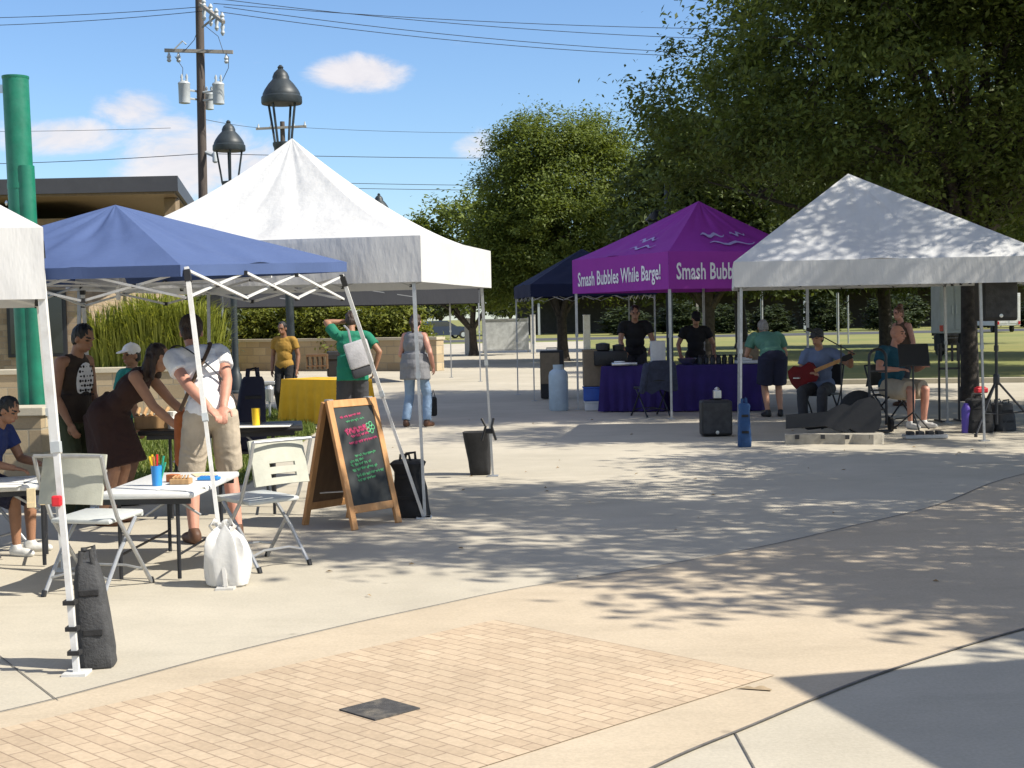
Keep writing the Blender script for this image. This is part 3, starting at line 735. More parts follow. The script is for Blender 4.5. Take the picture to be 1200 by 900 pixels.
def lettering(s, name, a, b, up, height, m, parent, off=.012, bold=.0, squash=None, normal=None):
    """text fitted between world points a and b (baseline), raised off the face"""
    me = text_mesh(s); co = np.empty(len(me.vertices)*3); me.vertices.foreach_get('co', co); co = co.reshape(-1, 3)
    x0, x1, y0, y1 = co[:, 0].min(), co[:, 0].max(), co[:, 1].min(), co[:, 1].max()
    a, b, up = V(a), V(b), V(up); d = b-a; n = d.cross(up).normalized() if normal is None else V(normal)
    for i, v_ in enumerate(me.vertices):
        p = a+d*((co[i, 0]-x0)/(x1-x0))+up*((co[i, 1])/.7*height)+n*off
        v_.co = p
    me.transform(wmat(parent).inverted()); me.materials.append(m)
    o = bpy.data.objects.new(name, me); COL.objects.link(o); o.parent = parent; return o

# --- middle white tent
f1, f2 = gp(498, 607), gp(575, 560)
f1 = V((f1.x, f1.y)); f2 = V((f2.x, f2.y)); d = (f2-f1).normalized()*3.0; f2 = f1+d
ring = sq(f1, f2, 1)
ctr = sum(ring, V((0, 0)))/4
canopy('canopy_tent', 'tall white canopy with a steep peak and short valance behind the blue canopy', ring, [p+(ctr-p).normalized()*.10 for p in ring], 2.27, (ctr.x-.02, ctr.y, 3.28), 2.22, .37, M['white_cloth'], M['grey_metal'], .021, 1.5, .06, .13, None, (4, .26, .010), 3)
MID = ring
# --- blue canopy, slanted legs
fA, fB = V(gp(265, 690).xy), V(gp(500, 606).xy); d = (fB-fA).normalized()*3.1; fB = fA+d; ring = sq(fA, fB, 1)
ctr = sum(ring, V((0, 0)))/4
tA, tB = V(dp(219, 322, 9.35).xy), V(dp(400, 312, 11.35).xy); d2 = tB-tA; tr_ = sq(tA, tB, 1)
tr_[2] += V((-.25, 0)); tr_[3] += V((-.25, 0))
cc = sum(tr_, V((0, 0)))/4; pkp = dp(135, 240, cc.y)
canopy('canopy_tent', 'blue canopy with slanted white legs and open scissor frame', ring, tr_, 2.00, (pkp.x, cc.y, pkp.z), 1.965, .075, M['blue_cloth'], M['white_metal'], .02, 1.0, .03, .07, {0: (*(tA+V((-.03, -.05))), -.02), 1: (*(tB+V((.04, .02))), .06)}, (3, .175, .011), 5)
# --- near white canopy cut by the left edge
fN = V(gp(90, 790).xy); tN = V(dp(46, 350, 6.76).xy); s0 = fN
dirb = V((-.93, 2.83)).normalized()*3.0; dirl = V((-dirb.y, dirb.x))
ring = [fN, fN+dirb, fN+dirb+dirl, fN+dirl]; cc = sum(ring, V((0, 0)))/4
tops = [tN, tN+dirb*.97, tN+dirb*.97+dirl*.97, tN+dirl*.97]
near_tent, _, _, _ = canopy('canopy_tent', 'white canopy corner with one thick white leg at the left edge', ring, tops, 2.06, (cc.x, cc.y, 2.95), 2.02, .33, M['white_cloth'], M['white_metal'], .024, 1.0, .04, .05, {0: (tN.x+.045, tN.y-.05)}, (3, .26, .011), 7)
q = V((fN.x, fN.y, 0)).lerp(V((tN.x, tN.y, 2.02)), .80/2.02); k = MB(); k.box(q+V((-.01, -.03, 0)), (.045, .03, .05), None, .008); k.build('release_button', M['red_button'], near_tent, False, True)
# --- grey far canopy 6 x 3
q1 = V(dp(562, 400, 36.6).xy); q0 = V(dp(262, 400, 34.8).xy); d = q1-q0; n = V((-d.y, d.x)).normalized()*3.0
ring = [q0, q1, q1+n, q0+n]; cc = sum(ring, V((0, 0)))/4
canopy('canopy_tent', 'wide charcoal canopy seen low behind the white tent', ring, ring, 2.50, (cc.x, cc.y, 3.2), 2.42, .52, M['grey_cloth'], M['grey_metal'], .028, 1.0, .02, .05, None, (4, .25, .012), 9)
# --- purple tent
f1 = V(gp(787, 491).xy); f2 = f1+V((-1.30, 2.70)); ring = sq(f1, f2, -1); ring[2] = f2+V((2.7, 1.3))*.86; ring[3] = f1+V((2.7, 1.3))*.86; cc = sum(ring, V((0, 0)))/4
pr, E, vl, rf = canopy('canopy_tent', 'purple canopy printed with white lettering on its valance', ring, ring, 2.55, (cc.x+.2, cc.y, 3.45), 2.45, .57, M['purple_cloth'], M['grey_metal'], .03, 1.08, .03, .06, None, (4, .24, .011), 13, 0.0)
PUR = ring
def on_val(i, j, s, dz): return E[i].lerp(E[j], s)-V((0, 0, dz))
def outn(i, j):
    d = (E[j]-E[i]).normalized(); n = V((d.y, -d.x, 0)); c_ = sum(E, V((0, 0, 0)))/4
    return n if n.dot((E[i]+E[j])/2-c_) > 0 else -n
lettering('Smash Bubbles While Barge!', 'lettering', on_val(1, 0, .07, .45), on_val(1, 0, .93, .41), (0, 0, 1), .23, M['letter_white'], vl, normal=outn(0, 1))
lettering('Smash Bubbles While Barge!', 'lettering', on_val(0, 3, .05, .42), on_val(0, 3, .97, .42), (0, 0, 1), .25, M['letter_white'], vl, normal=outn(0, 3))
# pale printed swooshes on the roof faces
def roof_print(i, j, s0, s1, t0, t1, m):
    b = MB(); a, c = E[i], E[j]; pk = V((cc.x+.2, cc.y, 3.45)); nn = (c-a).cross(pk-a).normalized(); nn = nn if nn.z > 0 else -nn
    def S(s, t):
        base = a.lerp(c, s); p = base.lerp(pk, t); bow = math.sin(math.pi*s)
        z = base.z+(pk.z-base.z)*(t**1.08)-.03*bow*(1-t)*(t+.12)*3.2
        return V((p.x, p.y, z))+nn*.022
    n = 10; vs = []
    for k in range(n+1):
        s = s0+(s1-s0)*k/n; w = math.sin(math.pi*min(1, k/n+.05))*.5+.12
        tm = t0+(t1-t0)*.5+.03*math.sin(k*1.3); vs += [S(s, tm-(t1-t0)*w/2), S(s, tm+(t1-t0)*w/2)]
    b.add(vs, [(2*k, 2*k+1, 2*k+3, 2*k+2) for k in range(n)]); b.build('print', m, rf, False, True)
for a in [(0, 3, .22, .48, .30, .40), (0, 3, .30, .70, .16, .23), (0, 3, .56, .72, .34, .42)]: roof_print(*a, M['print_lilac'])
for a in [(1, 0, .45, .72, .28, .36), (1, 0, .5, .8, .13, .19)]: roof_print(*a, M['print_lilac'])
# --- navy tent behind purple
f1 = V((.42, 27.6)); f2 = f1+V((2.35, .30)); ring = sq(f1, f2, 1); cen = sum(ring, V((0, 0)))/4
canopy('canopy_tent', 'dark navy canopy mostly hidden behind the purple one', ring, ring, 2.22, (cen.x, cen.y, 2.93), 2.15, .24, M['navy_cloth'], M['grey_metal'], .022, 1.0, .02, .05, None, (4, .22, .01), 15)
# --- right white tent in dappled shade
f1 = V(gp(868, 519).xy); f2 = f1+V((2.86, -.42)); n = V((.42, 2.86)); ring = [f1, f2, f2+n, f1+n]; cc = sum(ring, V((0, 0)))/4
RT = ring
e1 = V(dp(1236, 300, f2.y-.24).xy); e2 = f2+n+V((.9, .1))
canopy('canopy_tent', 'white canopy in dappled tree shade over the musicians at right', ring, [p+(cc-p).normalized()*.05 for p in ring], 2.22, (cc.x, cc.y, 3.38), 2.17, .31, M['white_cloth'], M['grey_metal'], .023, 1.0, .035, .13, {1: (e1.x, e1.y, -.02), 2: (e2.x, e2.y, 0)}, (4, .24, .011), 17, .012)

# ================================================================== STREET FURNITURE
def lamp_post():
    r = thing('lamp_post', 'x', 'street lamp', (0, 0, 0), 0, 'bell hooded lamp posts')
    k = MB(); k.lathe([(.20, 0), (.20, .06), (.15, .10), (.13, .45), (.10, .5), (.085, .62)]); k.build('base', M['lamp_metal'], r, True)
    k = MB(); k.lathe([(.075, .55), (.068, 3.9), (.062, 4.3), (.09, 4.32), (.09, 4.36), (.06, 4.4)]); k.build('pole', M['lamp_metal'], r, True)
    k = MB(); k.lathe([(.10, 4.36), (.155, 4.5), (.17, 4.72), (.19, 4.78), (.19, 4.82), (.06, 4.84)], n=20); hd = k.build('lamp_holder', M['lamp_metal'], r, True)
    for i in range(4):
        a = math.pi/4+i*math.pi/2; c, s = math.cos(a), math.sin(a)
        k = MB(); k.tube([(c*.17, s*.17, 4.78), (c*.20, s*.20, 5.0), (c*.275, s*.275, 5.48), (c*.28, s*.28, 5.52)], .022, 6); k.build('arm', M['lamp_metal'], r, True)
    k = MB(); k.lathe([(.30, 5.50), (.355, 5.505), (.365, 5.53), (.362, 5.63), (.335, 5.66), (.335, 5.69), (.30, 5.76), (.23, 5.86), (.165, 5.93), (.15, 5.95), (.15, 5.99), (.12, 6.06), (.07, 6.11), (.045, 6.13), (.055, 6.16), (.02, 6.20)], n=28)
    k.build('hood', M['lamp_metal'], r, True)
    return r
lp = lamp_post(); lp['label'] = 'large dark bell hooded lamp rising above the peak of the white canopy'
p = gp(344, 481); lp.location = (p.x, p.y, 0); lp.rotation_euler = (R(0), R(-.6), R(20))
p = gp(277, 462); l2 = dup(lp, (p.x, p.y, 0), R(60), 'smaller looking bell hooded lamp just right of the utility pole'); l2.scale = (1.0, 1.0, .99)
p = gp(449, 432); dup(lp, (p.x, p.y, 0), R(10), 'distant bell hooded lamp mostly behind the white canopy roof', scale=.93)
# dark double lamp post behind the purple tent
r = thing('twin_lamp_post', 'dark lamp post with a side lantern behind the purple canopy', 'street lamp', (0, 0, 0))
p = dp(785, 400, 27.9); r.location = (p.x, 27.9, 0); r.scale = (.84, .84, .84)
k = MB(); k.lathe([(.14, 0), (.14, .5), (.08, .6), (.07, 4.9), (.09, 4.92), (.02, 5.0)]); k.build('pole', M['dark_metal'], r, True)
k = MB(); k.box((-.14, 0, 4.92), (.62, .06, .07)); k.box((-.2, 0, 4.25), (.42, .05, .06)); k.build('arm', M['dark_metal'], r)
k = MB(); k.lathe([(.05, 3.35), (.12, 3.4), (.15, 4.0), (.22, 4.05), (.10, 4.2), (.03, 4.28)], (-.30, 0, 0)); k.build('lantern', M['dark_metal'], r, True)
k = MB(); k.box((-.14, 0, 3.6), (.3, .05, .06)); k.build('bracket', M['dark_metal'], r)
# green shade-sail mast, leaning
g0, g1 = dp(37, 476, 16.3), dp(18, 91, 16.3)
r = thing('sail_mast', 'thick green steel mast with bracket leaning behind the seat wall', 'pole', (g0.x, 16.3, 0))
d = (g1-g0).normalized(); base = g0-d*(g0.z/d.z)
k = MB(); k.tube([base, g1], .142, 28); k.build('pole', M['green_paint'], r, True, True)
k = MB(); k.lathe([(.142, -.02), (.147, -.01), (.147, .015), (.02, .02)], g1); k.build('cap', M['green_paint'], r, True, True)
m_ = base.lerp(g1, .71); k = MB(); k.tube([base.lerp(g1, .06)+V((.085, -.06, 0)), base.lerp(g1, .775)+V((.085, -.06, 0))], .095, 16); k.build('side_conduit', M['green_paint'], r, True, True)
k = MB(); q = base.lerp(g1, .60)+V((0, 0, 0)); k.tube([q-d*.05, q+d*.05], .150, 28); k.build('weld_collar', M['green_paint'], r, True, True); k = MB(); k.tube([q+d*.55-d*.03, q+d*.55+d*.03], .146, 28); k.build('weld_collar', M['green_paint'], r, True, True)
k = MB(); q = g1-d*.12; k.box(q+V((-.17, 0, 0)), (.12, .03, .09)); k.tube([q+V((-.2, 0, 0)), q+V((-.42, -.1, -.05))], .015, 6); k.build('sail_bracket', M['steel'], r, False, True)
k = MB()
for i in range(7):
    q = base.lerp(g1, .66)+V((-.15-.02*i, -.05, .10*math.cos(i*.8)-.06*i)); k.ell(q, (.02, .012, .03), n=8, m=5)
k.build('chain', M['steel'], r, True, True)
# the shade sail whose corner shadow lies at the bottom right; it hangs out of the frame to the right
hs = 4.0
sh_ap, sh_b, sh_c = gp(907, 795), gp(1330, 762), gp(1140, 925)
off = SUNV*(hs/SUNV.z)
ap = sh_ap+off
e1 = (sh_b-sh_ap).normalized(); e2 = (sh_c-sh_ap).normalized()
qb, qc = ap+e1*6.2, ap+e2*6.6
r = thing('shade_sail', 'triangular tan shade sail on green masts out of view at right', 'shade sail', (ap.x, ap.y, 0))
k = MB(); nn_ = 12; vs_ = []; idx = {}; fs_ = []
for i in range(nn_+1):
    for j in range(nn_+1-i):
        p = ap+(qb-ap)*(i/nn_)+(qc-ap)*(j/nn_); idx[i, j] = len(vs_); vs_.append(p+V((0, 0, -.0*i*j)))
for i in range(nn_):
    for j in range(nn_-i):
        fs_.append((idx[i, j], idx[i+1, j], idx[i, j+1]))
        if i+j < nn_-1: fs_.append((idx[i+1, j], idx[i+1, j+1], idx[i, j+1]))
k.add(vs_, fs_); k.build('sail_cloth', M['char_cloth'], r, True, True)
for q in (qb, qc):
    k = MB(); dd = (q-(ap+qb+qc)/3); dd.z = 0; dd = dd.normalized()*.5; k.tube([(q.x+dd.x*2, q.y+dd.y*2, 0), (q.x+dd.x, q.y+dd.y, hs+.3)], .13, 20); k.build('mast', M['green_paint'], r, True, True)

# utility pole and lines
pu = dp(238, 235, 54); pt = dp(233.5, -6, 54)
up = thing('utility_pole', 'tall brown utility pole with crossarms and two transformers', 'utility pole', (pu.x, 54, 0))
k = MB(); dd = (pt-pu).normalized(); k.tube([pu-dd*(pu.z/dd.z), pt], [.19, .15], 14); k.build('pole', M['wood_pole'], up, True, True)
xa, xb = dp(193, 59, 53.8), dp(273, 61, 53.8)
k = MB(); k.tube([xa, xb], .085, 4); ca = k.build('crossarm', M['arm_wood'], up, False, True)
for t in (.06, .2, .9):
    q = xa.lerp(xb, t); k = MB(); k.lathe([(.05, -.42), (.09, -.36), (.06, -.3), (.09, -.24), (.06, -.18), (.03, -.08)], q, 10); k.build('insulator', M['trans_grey'], ca, True, True)
q = xa.lerp(xb, .62)+V((0, 0, .08))
k = MB(); k.tube([xa.lerp(xb, .12), dp(214, 48, 53.8), dp(218, 52, 53.8)], .03, 5); k.build('cutout', M['trans_grey'], ca, False, True)
ya, yb = dp(235, 5, 53.7), dp(262, 26, 51.0)
k = MB(); k.tube([ya, yb], .08, 4); k.tube([dp(237, 32, 53.7), dp(252, 20, 52.2)], .04, 4); cb = k.build('crossarm', M['arm_wood'], up, False, True)
for t in (.15, .45, .7, .95):
    q = ya.lerp(yb, t); k = MB(); k.lathe([(.04, 0), (.09, .05), (.06, .12), (.09, .18), (.03, .3)], q, 10); k.lathe([(.03, -.5), (.08, -.4), (.05, -.3), (.08, -.2), (.03, -.05)], q, 10); k.build('insulator', M['trans_grey'], cb, True, True)
for (u, v, s) in ((216, 108, 1), (256, 109, 1), (245, 118, .8)):
    q = dp(u, v, 53.5 if s == 1 else 54.4); k = MB(); k.lathe([(.1, -.42*s), (.21*s, -.40*s), (.215*s, .28*s), (.23*s, .3*s), (.2*s, .36*s), (.05, .42*s)], q, 16)
    tr = k.build('transformer', M['trans_grey'], up, True, True)
    k = MB()
    for sx_ in (-.08, .1): k.lathe([(.035, .36*s), (.055, .42*s), (.035, .48*s), (.055, .54*s), (.02, .66*s)], q+V((sx_, 0, 0)), 8)
    k.build('bushing', M['trans_grey'], tr, True, True)
    k = MB(); k.tube([q+V((0, .1, .1)), V((pu.x-.1, 54, q.z+.1))], .04, 5); k.tube([q+V((0, .1, -.2)), V((pu.x-.1, 54, q.z-.2))], .04, 5); k.build('transformer_bracket', M['trans_grey'], tr, False, True)
k = MB()
for a, b in (((214, 100), (205, 66)), ((258, 100), (268, 66)), ((216, 60), (230, 40)), ((262, 62), (240, 30))):
    q0, q1 = dp(*a, 53.6), dp(*b, 53.6); k.tube([q0, q0.lerp(q1, .5)+V((.15, 0, .1)), q1], .012, 5)
k.build('jumper_wire', M['wire'], up, True, True)
q0, q1 = dp(240, 178, 54), dp(252, 183, 53.6); k = MB(); k.tube([q0, q1], .07, 5); k.lathe([(.05, -.25), (.1, -.2), (.1, .1), (.03, .2)], q1, 10); k.build('cable_clamp', M['trans_grey'], up, True, True)
# second pole far behind the big lamp
p2_ = dp(331, 150, 92); r = thing('utility_pole', 'far utility pole hidden behind the large lamp, only its crossarm showing', 'utility pole', (p2_.x, 92, 0))
k = MB(); k.tube([(p2_.x, 92, 0), (p2_.x, 92, p2_.z+.4)], [.2, .15], 10); k.build('pole', M['wood_pole'], r, True, True)
k = MB(); k.tube([dp(300, 151, 91.8), dp(359, 148, 91.8)], .10, 4); ca = k.build('crossarm', M['arm_wood'], r, False, True)
for t in (.05, .3, .75, .97):
    q = dp(300, 151, 91.8).lerp(dp(359, 148, 91.8), t); k = MB(); k.lathe([(.05, 0), (.1, .06), (.06, .14), (.03, .3)], q, 8); k.build('insulator', M['trans_grey'], ca, True, True)
def wire(a, b, sag, name='power_line', rad=.018, label=None):
    rad *= .62
    k = MB(); n = 24
    k.tube([a.lerp(b, i/n)-V((0, 0, sag*4*(i/n)*(1-i/n))) for i in range(n+1)], rad, 5)
    o = k.build(name, M['wire'], None, True); tag(o, label, 'cable', 'power lines across the sky'); return o
WL = 'thin dark power line crossing the blue sky'
for (a, b, Ya, Yb, sg, rad) in [((-300, 16), (236, 8), 58, 53.7, .3, .02), ((-300, 26), (238, 13), 58, 53.7, .35, .02), ((258, 14), (1300, 55), 52, 62, 1.0, .02), ((262, 8), (1300, 58), 52, 62, .9, .02), ((250, 4), (1300, 25), 53, 62, .6, .02), ((250, -2), (1300, 40), 53, 62, .8, .02),
                           ((-300, 190), (238, 180), 60, 54, .25, .022), ((242, 180), (1000, 176), 54, 85, .3, .022), ((-300, 150), (200, 150), 80, 80, .2, .02),
                           ((330, 213), (1000, 216), 90, 100, .2, .03), ((330, 219), (1000, 221), 90, 100, .2, .03), ((240, 140), (330, 151), 60, 91, .1, .02), ((345, 149), (900, 140), 91, 100, .6, .02)]:
    wire(dp(*a, Ya), dp(*b, Yb), sg, rad=rad, label=WL)

# white posts and the grey board on the far paving
def post(u, v0, v1, label, wpx=8):
    b = gp(u, v1); r = thing('bollard_post', label, 'post', (b.x, b.y, 0), 0, 'pale square posts at the plaza edge')
    h = (v1-v0)*b.y/F; w = wpx*b.y/F
    k = MB(); k.box((0, 0, h/2), (w, w, h), bev=.02); k.build('post_shaft', M['white_metal'], r); k = MB(); k.box((0, 0, h+.02), (w*1.1, w*1.1, .04), bev=.012); k.build('post_cap', M['white_metal'], r)
post(549, 374, 416, 'pale square post left of the grey board'); post(625, 370, 414, 'pale square post right of the grey board', 6); post(688, 370, 412, 'pale square post seen under the purple canopy')
bA, bB = gp(566, 414), gp(620, 413.5)
r = thing('grey_board', 'weathered pale grey board on two legs standing on the far paving', 'board', ((bA.x+bB.x)/2, bA.y, 0))
w = bB.x-bA.x; k = MB(); k.box((0, 0, .82), (w, .05, 1.38), bev=.01); k.build('panel', M['board_grey'], r)
k = MB(); k.box((0, -.03, .13), (w+.04, .05, .06)); k.box((0, -.03, 1.52), (w+.04, .05, .06)); k.build('rail', M['grey_metal'], r)
for s in (-1, 1): k = MB(); k.box((s*w*.49, .04, .8), (.07, .05, 1.6)); k.build('leg', M['grey_metal'], r)
# far car
c = gp(519, 397); r = thing('parked_car', 'dark blue car parked far off beside the end of the stone wall', 'car', (c.x, c.y, 0), R(25))
k = MB(); k.plate([(-2.2, .35), (-2.25, .75), (-2.05, .95), (-.9, 1.0), (1.2, .98), (2.1, .85), (2.25, .6), (2.2, .3), (-2.1, .28)], (0, .9, 0), (1, 0, 0), (0, 0, 1), 1.8); bd = k.build('body', M['car_paint'], r)
k = MB(); k.plate([(-1.9, .96), (-1.2, 1.42), (.1, 1.45), (.95, .99)], (0, .75, 0), (1, 0, 0), (0, 0, 1), 1.5); cb_ = k.build('cabin', M['car_paint'], r)
k = MB(); k.plate([(-1.6, 1.0), (-1.15, 1.36), (.08, 1.38), (.75, 1.0)], (0, .755, 0), (1, 0, 0), (0, 0, 1), 1.51); k.build('side_window', M['glass'], cb_)
k = MB(); k.box((-1.62, 0, 1.2), (.03, 1.3, .5), Matrix.Rotation(R(57), 3, 'Y')); k.build('rear_window', M['glass'], cb_)
for x in (-1.4, 1.4):
    for y in (-.82, .82):
        k = MB(); k.tube([(x, y-.1, .32), (x, y+.1, .32)], .32, 18); wl = k.build('wheel', M['tyre'], r, True); k = MB(); k.tube([(x, y-.115, .32), (x, y+.115, .32)], .19, 14); k.build('rim', M['steel'], wl, True)
for y in (-.72, .72): k = MB(); k.box((-2.18, y, .74), (.12, .3, .18), bev=.03); k.build('tail_light', M['tail_red'], r)
k = MB(); k.box((-2.25, 0, .42), (.1, 1.75, .2), bev=.03); k.build('bumper', M['black_plastic'], r)
def van(u0, u1, v0, v1, label, name, cat, Y, dep=4.0):
    a, b = dp(u0, v1, Y), dp(u1, v1, Y); w = b.x-a.x; h = (v1-v0)*Y/F
    r = thing(name, label, cat, ((a.x+b.x)/2, Y, 0)); z0 = .42 if Y > 60 else a.z
    k = MB(); k.box((0, dep/2, z0+h/2), (w, dep, h), bev=.03); bd = k.build('body', M['pale_clad'] if cat == 'trailer' else M['white_metal'], r)
    for s in (-1, 1):
        k = MB(); k.box((s*w*.245, -.012, z0+h*.5), (w*.44, .02, h*.86), bev=.008); dr = k.build('rear_door', M['pale_clad'] if cat == 'trailer' else M['white_metal'], r)
        k = MB(); k.box((s*.07, -.04, z0+h*.45), (.04, .04, .3)); k.build('handle', M['grey_metal'], dr)
        k = MB(); k.tube([(s*w*.40-.08, dep*.3, min(.4, z0*.6)), (s*w*.40+.08, dep*.3, min(.4, z0*.6))], min(.4, z0*.6), 18); k.build('wheel', M['tyre'], r, True)
        k = MB(); k.box((s*w*.44, -.02, z0+.18), (.12, .05, .2)); k.build('tail_light', M['tail_red'], r)
    return r
van(1101, 1136, 330, 391, 'pale grey box trailer on the grass behind the musicians', 'box_trailer', 'trailer', 49, 1.0)
van(1168, 1196, 352, 390, 'white van seen past the loudspeaker at far right', 'parked_van', 'van', 92)
# thin pale poles in front of the pavilion
for i, (u, lab) in enumerate([(893, 'short pale pole behind the bending man'), (982, 'thin pale grey pole behind the guitarist'), (994, 'thinner pale pole just right of another behind the guitarist')]):
    b = dp(u, 384, 70); r = thing('sign_pole', lab, 'pole', (b.x, 70, 0))
    k = MB(); k.tube([(0, 0, 0), (0, 0, 3.3)], .06 if i != 2 else .04, 8); k.build('pole', M['grey_metal'], r, True); k = MB(); k.lathe([(.09, 3.3), (.09, 3.36), (.03, 3.42)], n=10); k.build('cap', M['grey_metal'], r, True)
# bench beyond the stage
b = dp(1118, 400, 56); r = thing('park_bench', 'black park bench on the grass behind the trailer side', 'bench', (b.x, 56, 0))
for y in (0, .14, .28): k = MB(); k.box((0, y, .45), (1.5, .11, .04)); k.build('seat_slat', M['dark_metal'], r)
for z in (.6, .75): k = MB(); k.box((0, .38, z), (1.5, .03, .11)); k.build('back_slat', M['dark_metal'], r)
for s in (-.65, .65):
    k = MB(); k.box((s, .14, .22), (.05, .4, .44)); k.box((s, .37, .6), (.05, .04, .4)); k.build('leg', M['dark_metal'], r)

# ================================================================== FURNITURE
def folding_chair(label, loc, rz, mats=('chair_plastic', 'seat_plastic', 'grey_metal'), slots=False, cat='folding chair'):
    """faces local +Y"""
    r = thing('folding_chair', label, cat, loc, rz); W = .225
    k = MB(); k.box((0, .02, .445), (.40, .40, .03), Matrix.Rotation(R(2), 3, 'X'), .012); k.box((0, .215, .438), (.39, .03, .035), None, .012); k.build('seat', M[mats[1]], r, True)
    tilt = Matrix.Rotation(R(-14), 3, 'X')
    k = MB(); rows = [(-.135, .05), (-.055, .05), (.015, .03), (.09, .09)] if slots else [(0, .29)]
    n = 10
    def arc(z0, z1, x0=-.21, x1=.21):
        vs = []; fs = []
        for s_ in (0, 1):
            for i in range(n+1):
                x = x0+(x1-x0)*i/n; y = -.035*(1-(x/.21)**2)+s_*.018
                for z in (z0, z1): vs.append(V((0, -.245, .70))+tilt@V((x, y, z)))
        m = 2*(n+1)
        for i in range(n):
            q = 2*i; fs += [(q, q+1, q+3, q+2), (m+q, m+q+2, m+q+3, m+q+1), (q, q+2, m+q+2, m+q), (q+1, m+q+1, m+q+3, q+3)]
        fs += [(0, m, m+1, 1), (2*n, 2*n+1, m+2*n+1, m+2*n)]
        k.add(vs, fs)
    if slots:
        arc(-.15, -.105); arc(-.08, -.035); arc(-.01, .15)
        arc(-.11, -.075, -.21, -.10); arc(-.11, -.075, .10, .21); arc(-.04, -.005, -.21, -.10); arc(-.04, -.005, .10, .21)
    else: arc(-.15, .15)
    k.build('backrest', M[mats[0]], r, True)
    for s in (-1, 1):
        x = s*W
        k = MB(); k.tube([(x, -.285, .84), (x, -.24, .70), (x, -.13, .46), (x, .24, .01)], .0125, 8); lg = k.build('leg', M[mats[2]], r, True); k = MB(); k.tube([(x, .235, .035), (x, .25, 0)], .016, 8); k.build('foot_cap', M['black_plastic'], lg, True)
        x = s*(W-.028)
        k = MB(); k.tube([(x, .12, .43), (x, -.08, .24), (x, -.27, .01)], .0125, 8); lg = k.build('leg', M[mats[2]], r, True); k = MB(); k.tube([(x, -.265, .035), (x, -.28, 0)], .016, 8); k.build('foot_cap', M['black_plastic'], lg, True)
    k = MB(); k.tube([(-W, .17, .10), (-.1, .155, .125), (.1, .155, .125), (W, .17, .10)], .008, 6); k.build('stretcher', M[mats[2]], r, True)
    k = MB(); k.tube([(-W+.03, -.20, .10), (-.1, -.185, .125), (.1, -.185, .125), (W-.03, -.20, .10)], .008, 6); k.build('stretcher', M[mats[2]], r, True)
    k = MB(); k.tube([(-W, -.285, .84), (W, -.285, .84)], .011, 8); k.build('top_rail', M[mats[2]], r, True)
    return r
def place2(pa, pb):
    """rear feet left/right ground pixels -> centre and heading (chair faces away from the rear feet)"""
    a, b = gp(*pa), gp(*pb); d = b-a; rz = math.atan2(d.y, d.x); c = (a+b)/2+V((-d.y, d.x, 0)).normalized()*.27
    return (c.x, c.y, 0), rz
loc, rz = place2((53, 700), (130, 701)); folding_chair('grey folding chair with plain back beside the near white tent leg', loc, rz-R(6))
loc, rz = place2((297, 673), (369, 661)); folding_chair('grey folding chair with two slots in its back beside the chalkboard', loc, rz, slots=True)
folding_chair('folding chair under the seated boy at the left edge', (-3.80, 10.3, 0), R(-100))

def folding_table(label, a, b, wid, h, top, legm='dark_metal', name='folding_table', th=.04, inset=.12):
    """a,b: ground xy of the near edge ends; width goes to the left of a->b"""
    a, b = V((a[0], a[1])), V((b[0], b[1])); d = b-a; rz = math.atan2(d.y, d.x); l = d.length
    r = thing(name, label, 'table', (a.x, a.y, 0), rz)
    k = MB(); k.box((l/2, wid/2, h-th/2), (l, wid, th), None, .014); k.build('table_top', M[top], r, True)
    for y in (.05, wid-.05): k = MB(); k.box((l/2, y, h-th-.02), (l*.9, .02, .035)); k.build('apron', M[legm], r)
    for x in (inset, l-inset):
        for y in (.07, wid-.07):
            k = MB(); k.tube([(x, y, h-th), (x, y, .01)], .013, 8); k.build('leg', M[legm], r, True)
        k = MB(); k.tube([(x, .07, .16), (x, wid-.07, .16)], .009, 6); k.build('crossbar', M[legm], r, True)
        sg = 1 if x < l/2 else -1
        k = MB(); k.tube([(x, wid/2, .42*h/.7), (x+sg*.28, wid/2, h-th)], .009, 6); k.build('brace', M['grey_metal'], r, True)
    return r
folding_table('low white folding table with craft supplies between the two grey chairs', (-2.60, 8.98), (-1.99, 8.95), 1.22, .56, 'white_plastic')
folding_table('low white folding table at the left edge where the boy works', (-4.3, 9.25), (-3.02, 9.62), .62, .56, 'white_plastic')
bt0, bt1 = gp(178, 608), gp(368, 594)
folding_table('long black folding table behind the right grey chair', (bt0.x-.05, 11.75), (bt1.x+.0, 11.95), .7, .74, 'black_plastic', inset=.25)

# A-frame chalkboard
a, b = gp(413, 622), gp(470, 612); a.z = b.z = 0; wv = (b-a); W_ = wv.length; wx = wv.normalized(); nv = V((wx.y, -wx.x, 0))   # nv towards the viewer
r = thing('chalkboard_sign', 'wooden A frame chalkboard with pink and green chalk writing', 'sandwich board', ((a.x+b.x)/2, (a.y+b.y)/2, 0), 0)
H_ = .985; up_ = (V((0, 0, H_))-nv*.26); UL = up_.length; uy = up_.normalized()
def frame_panel(O, X, Y, w, l, nm, bm_, fm, flip):
    N_ = X.cross(Y).normalized()
    fr = MB()
    R3 = Matrix((X, Y, N_)).transposed()
    def bar(x, y, sx_, sy_, t=.03): fr.box(O+X*x+Y*y, (sx_, sy_, t), R3, .004)
    bar(.0275, l/2, .055, l); bar(w-.0275, l/2, .055, l); bar(w/2, l-.03, w-.11, .06, .028); bar(w/2, .155, w-.11, .06, .028)
    f_ = fr.build(nm, fm, r, False, True)
    k = MB(); k.box(O+X*(w/2)+Y*((l+.185)/2-.03), (w-.10, l-.24, .012), R3); bo = k.build('board', bm_, f_, False, True)
    return f_, bo
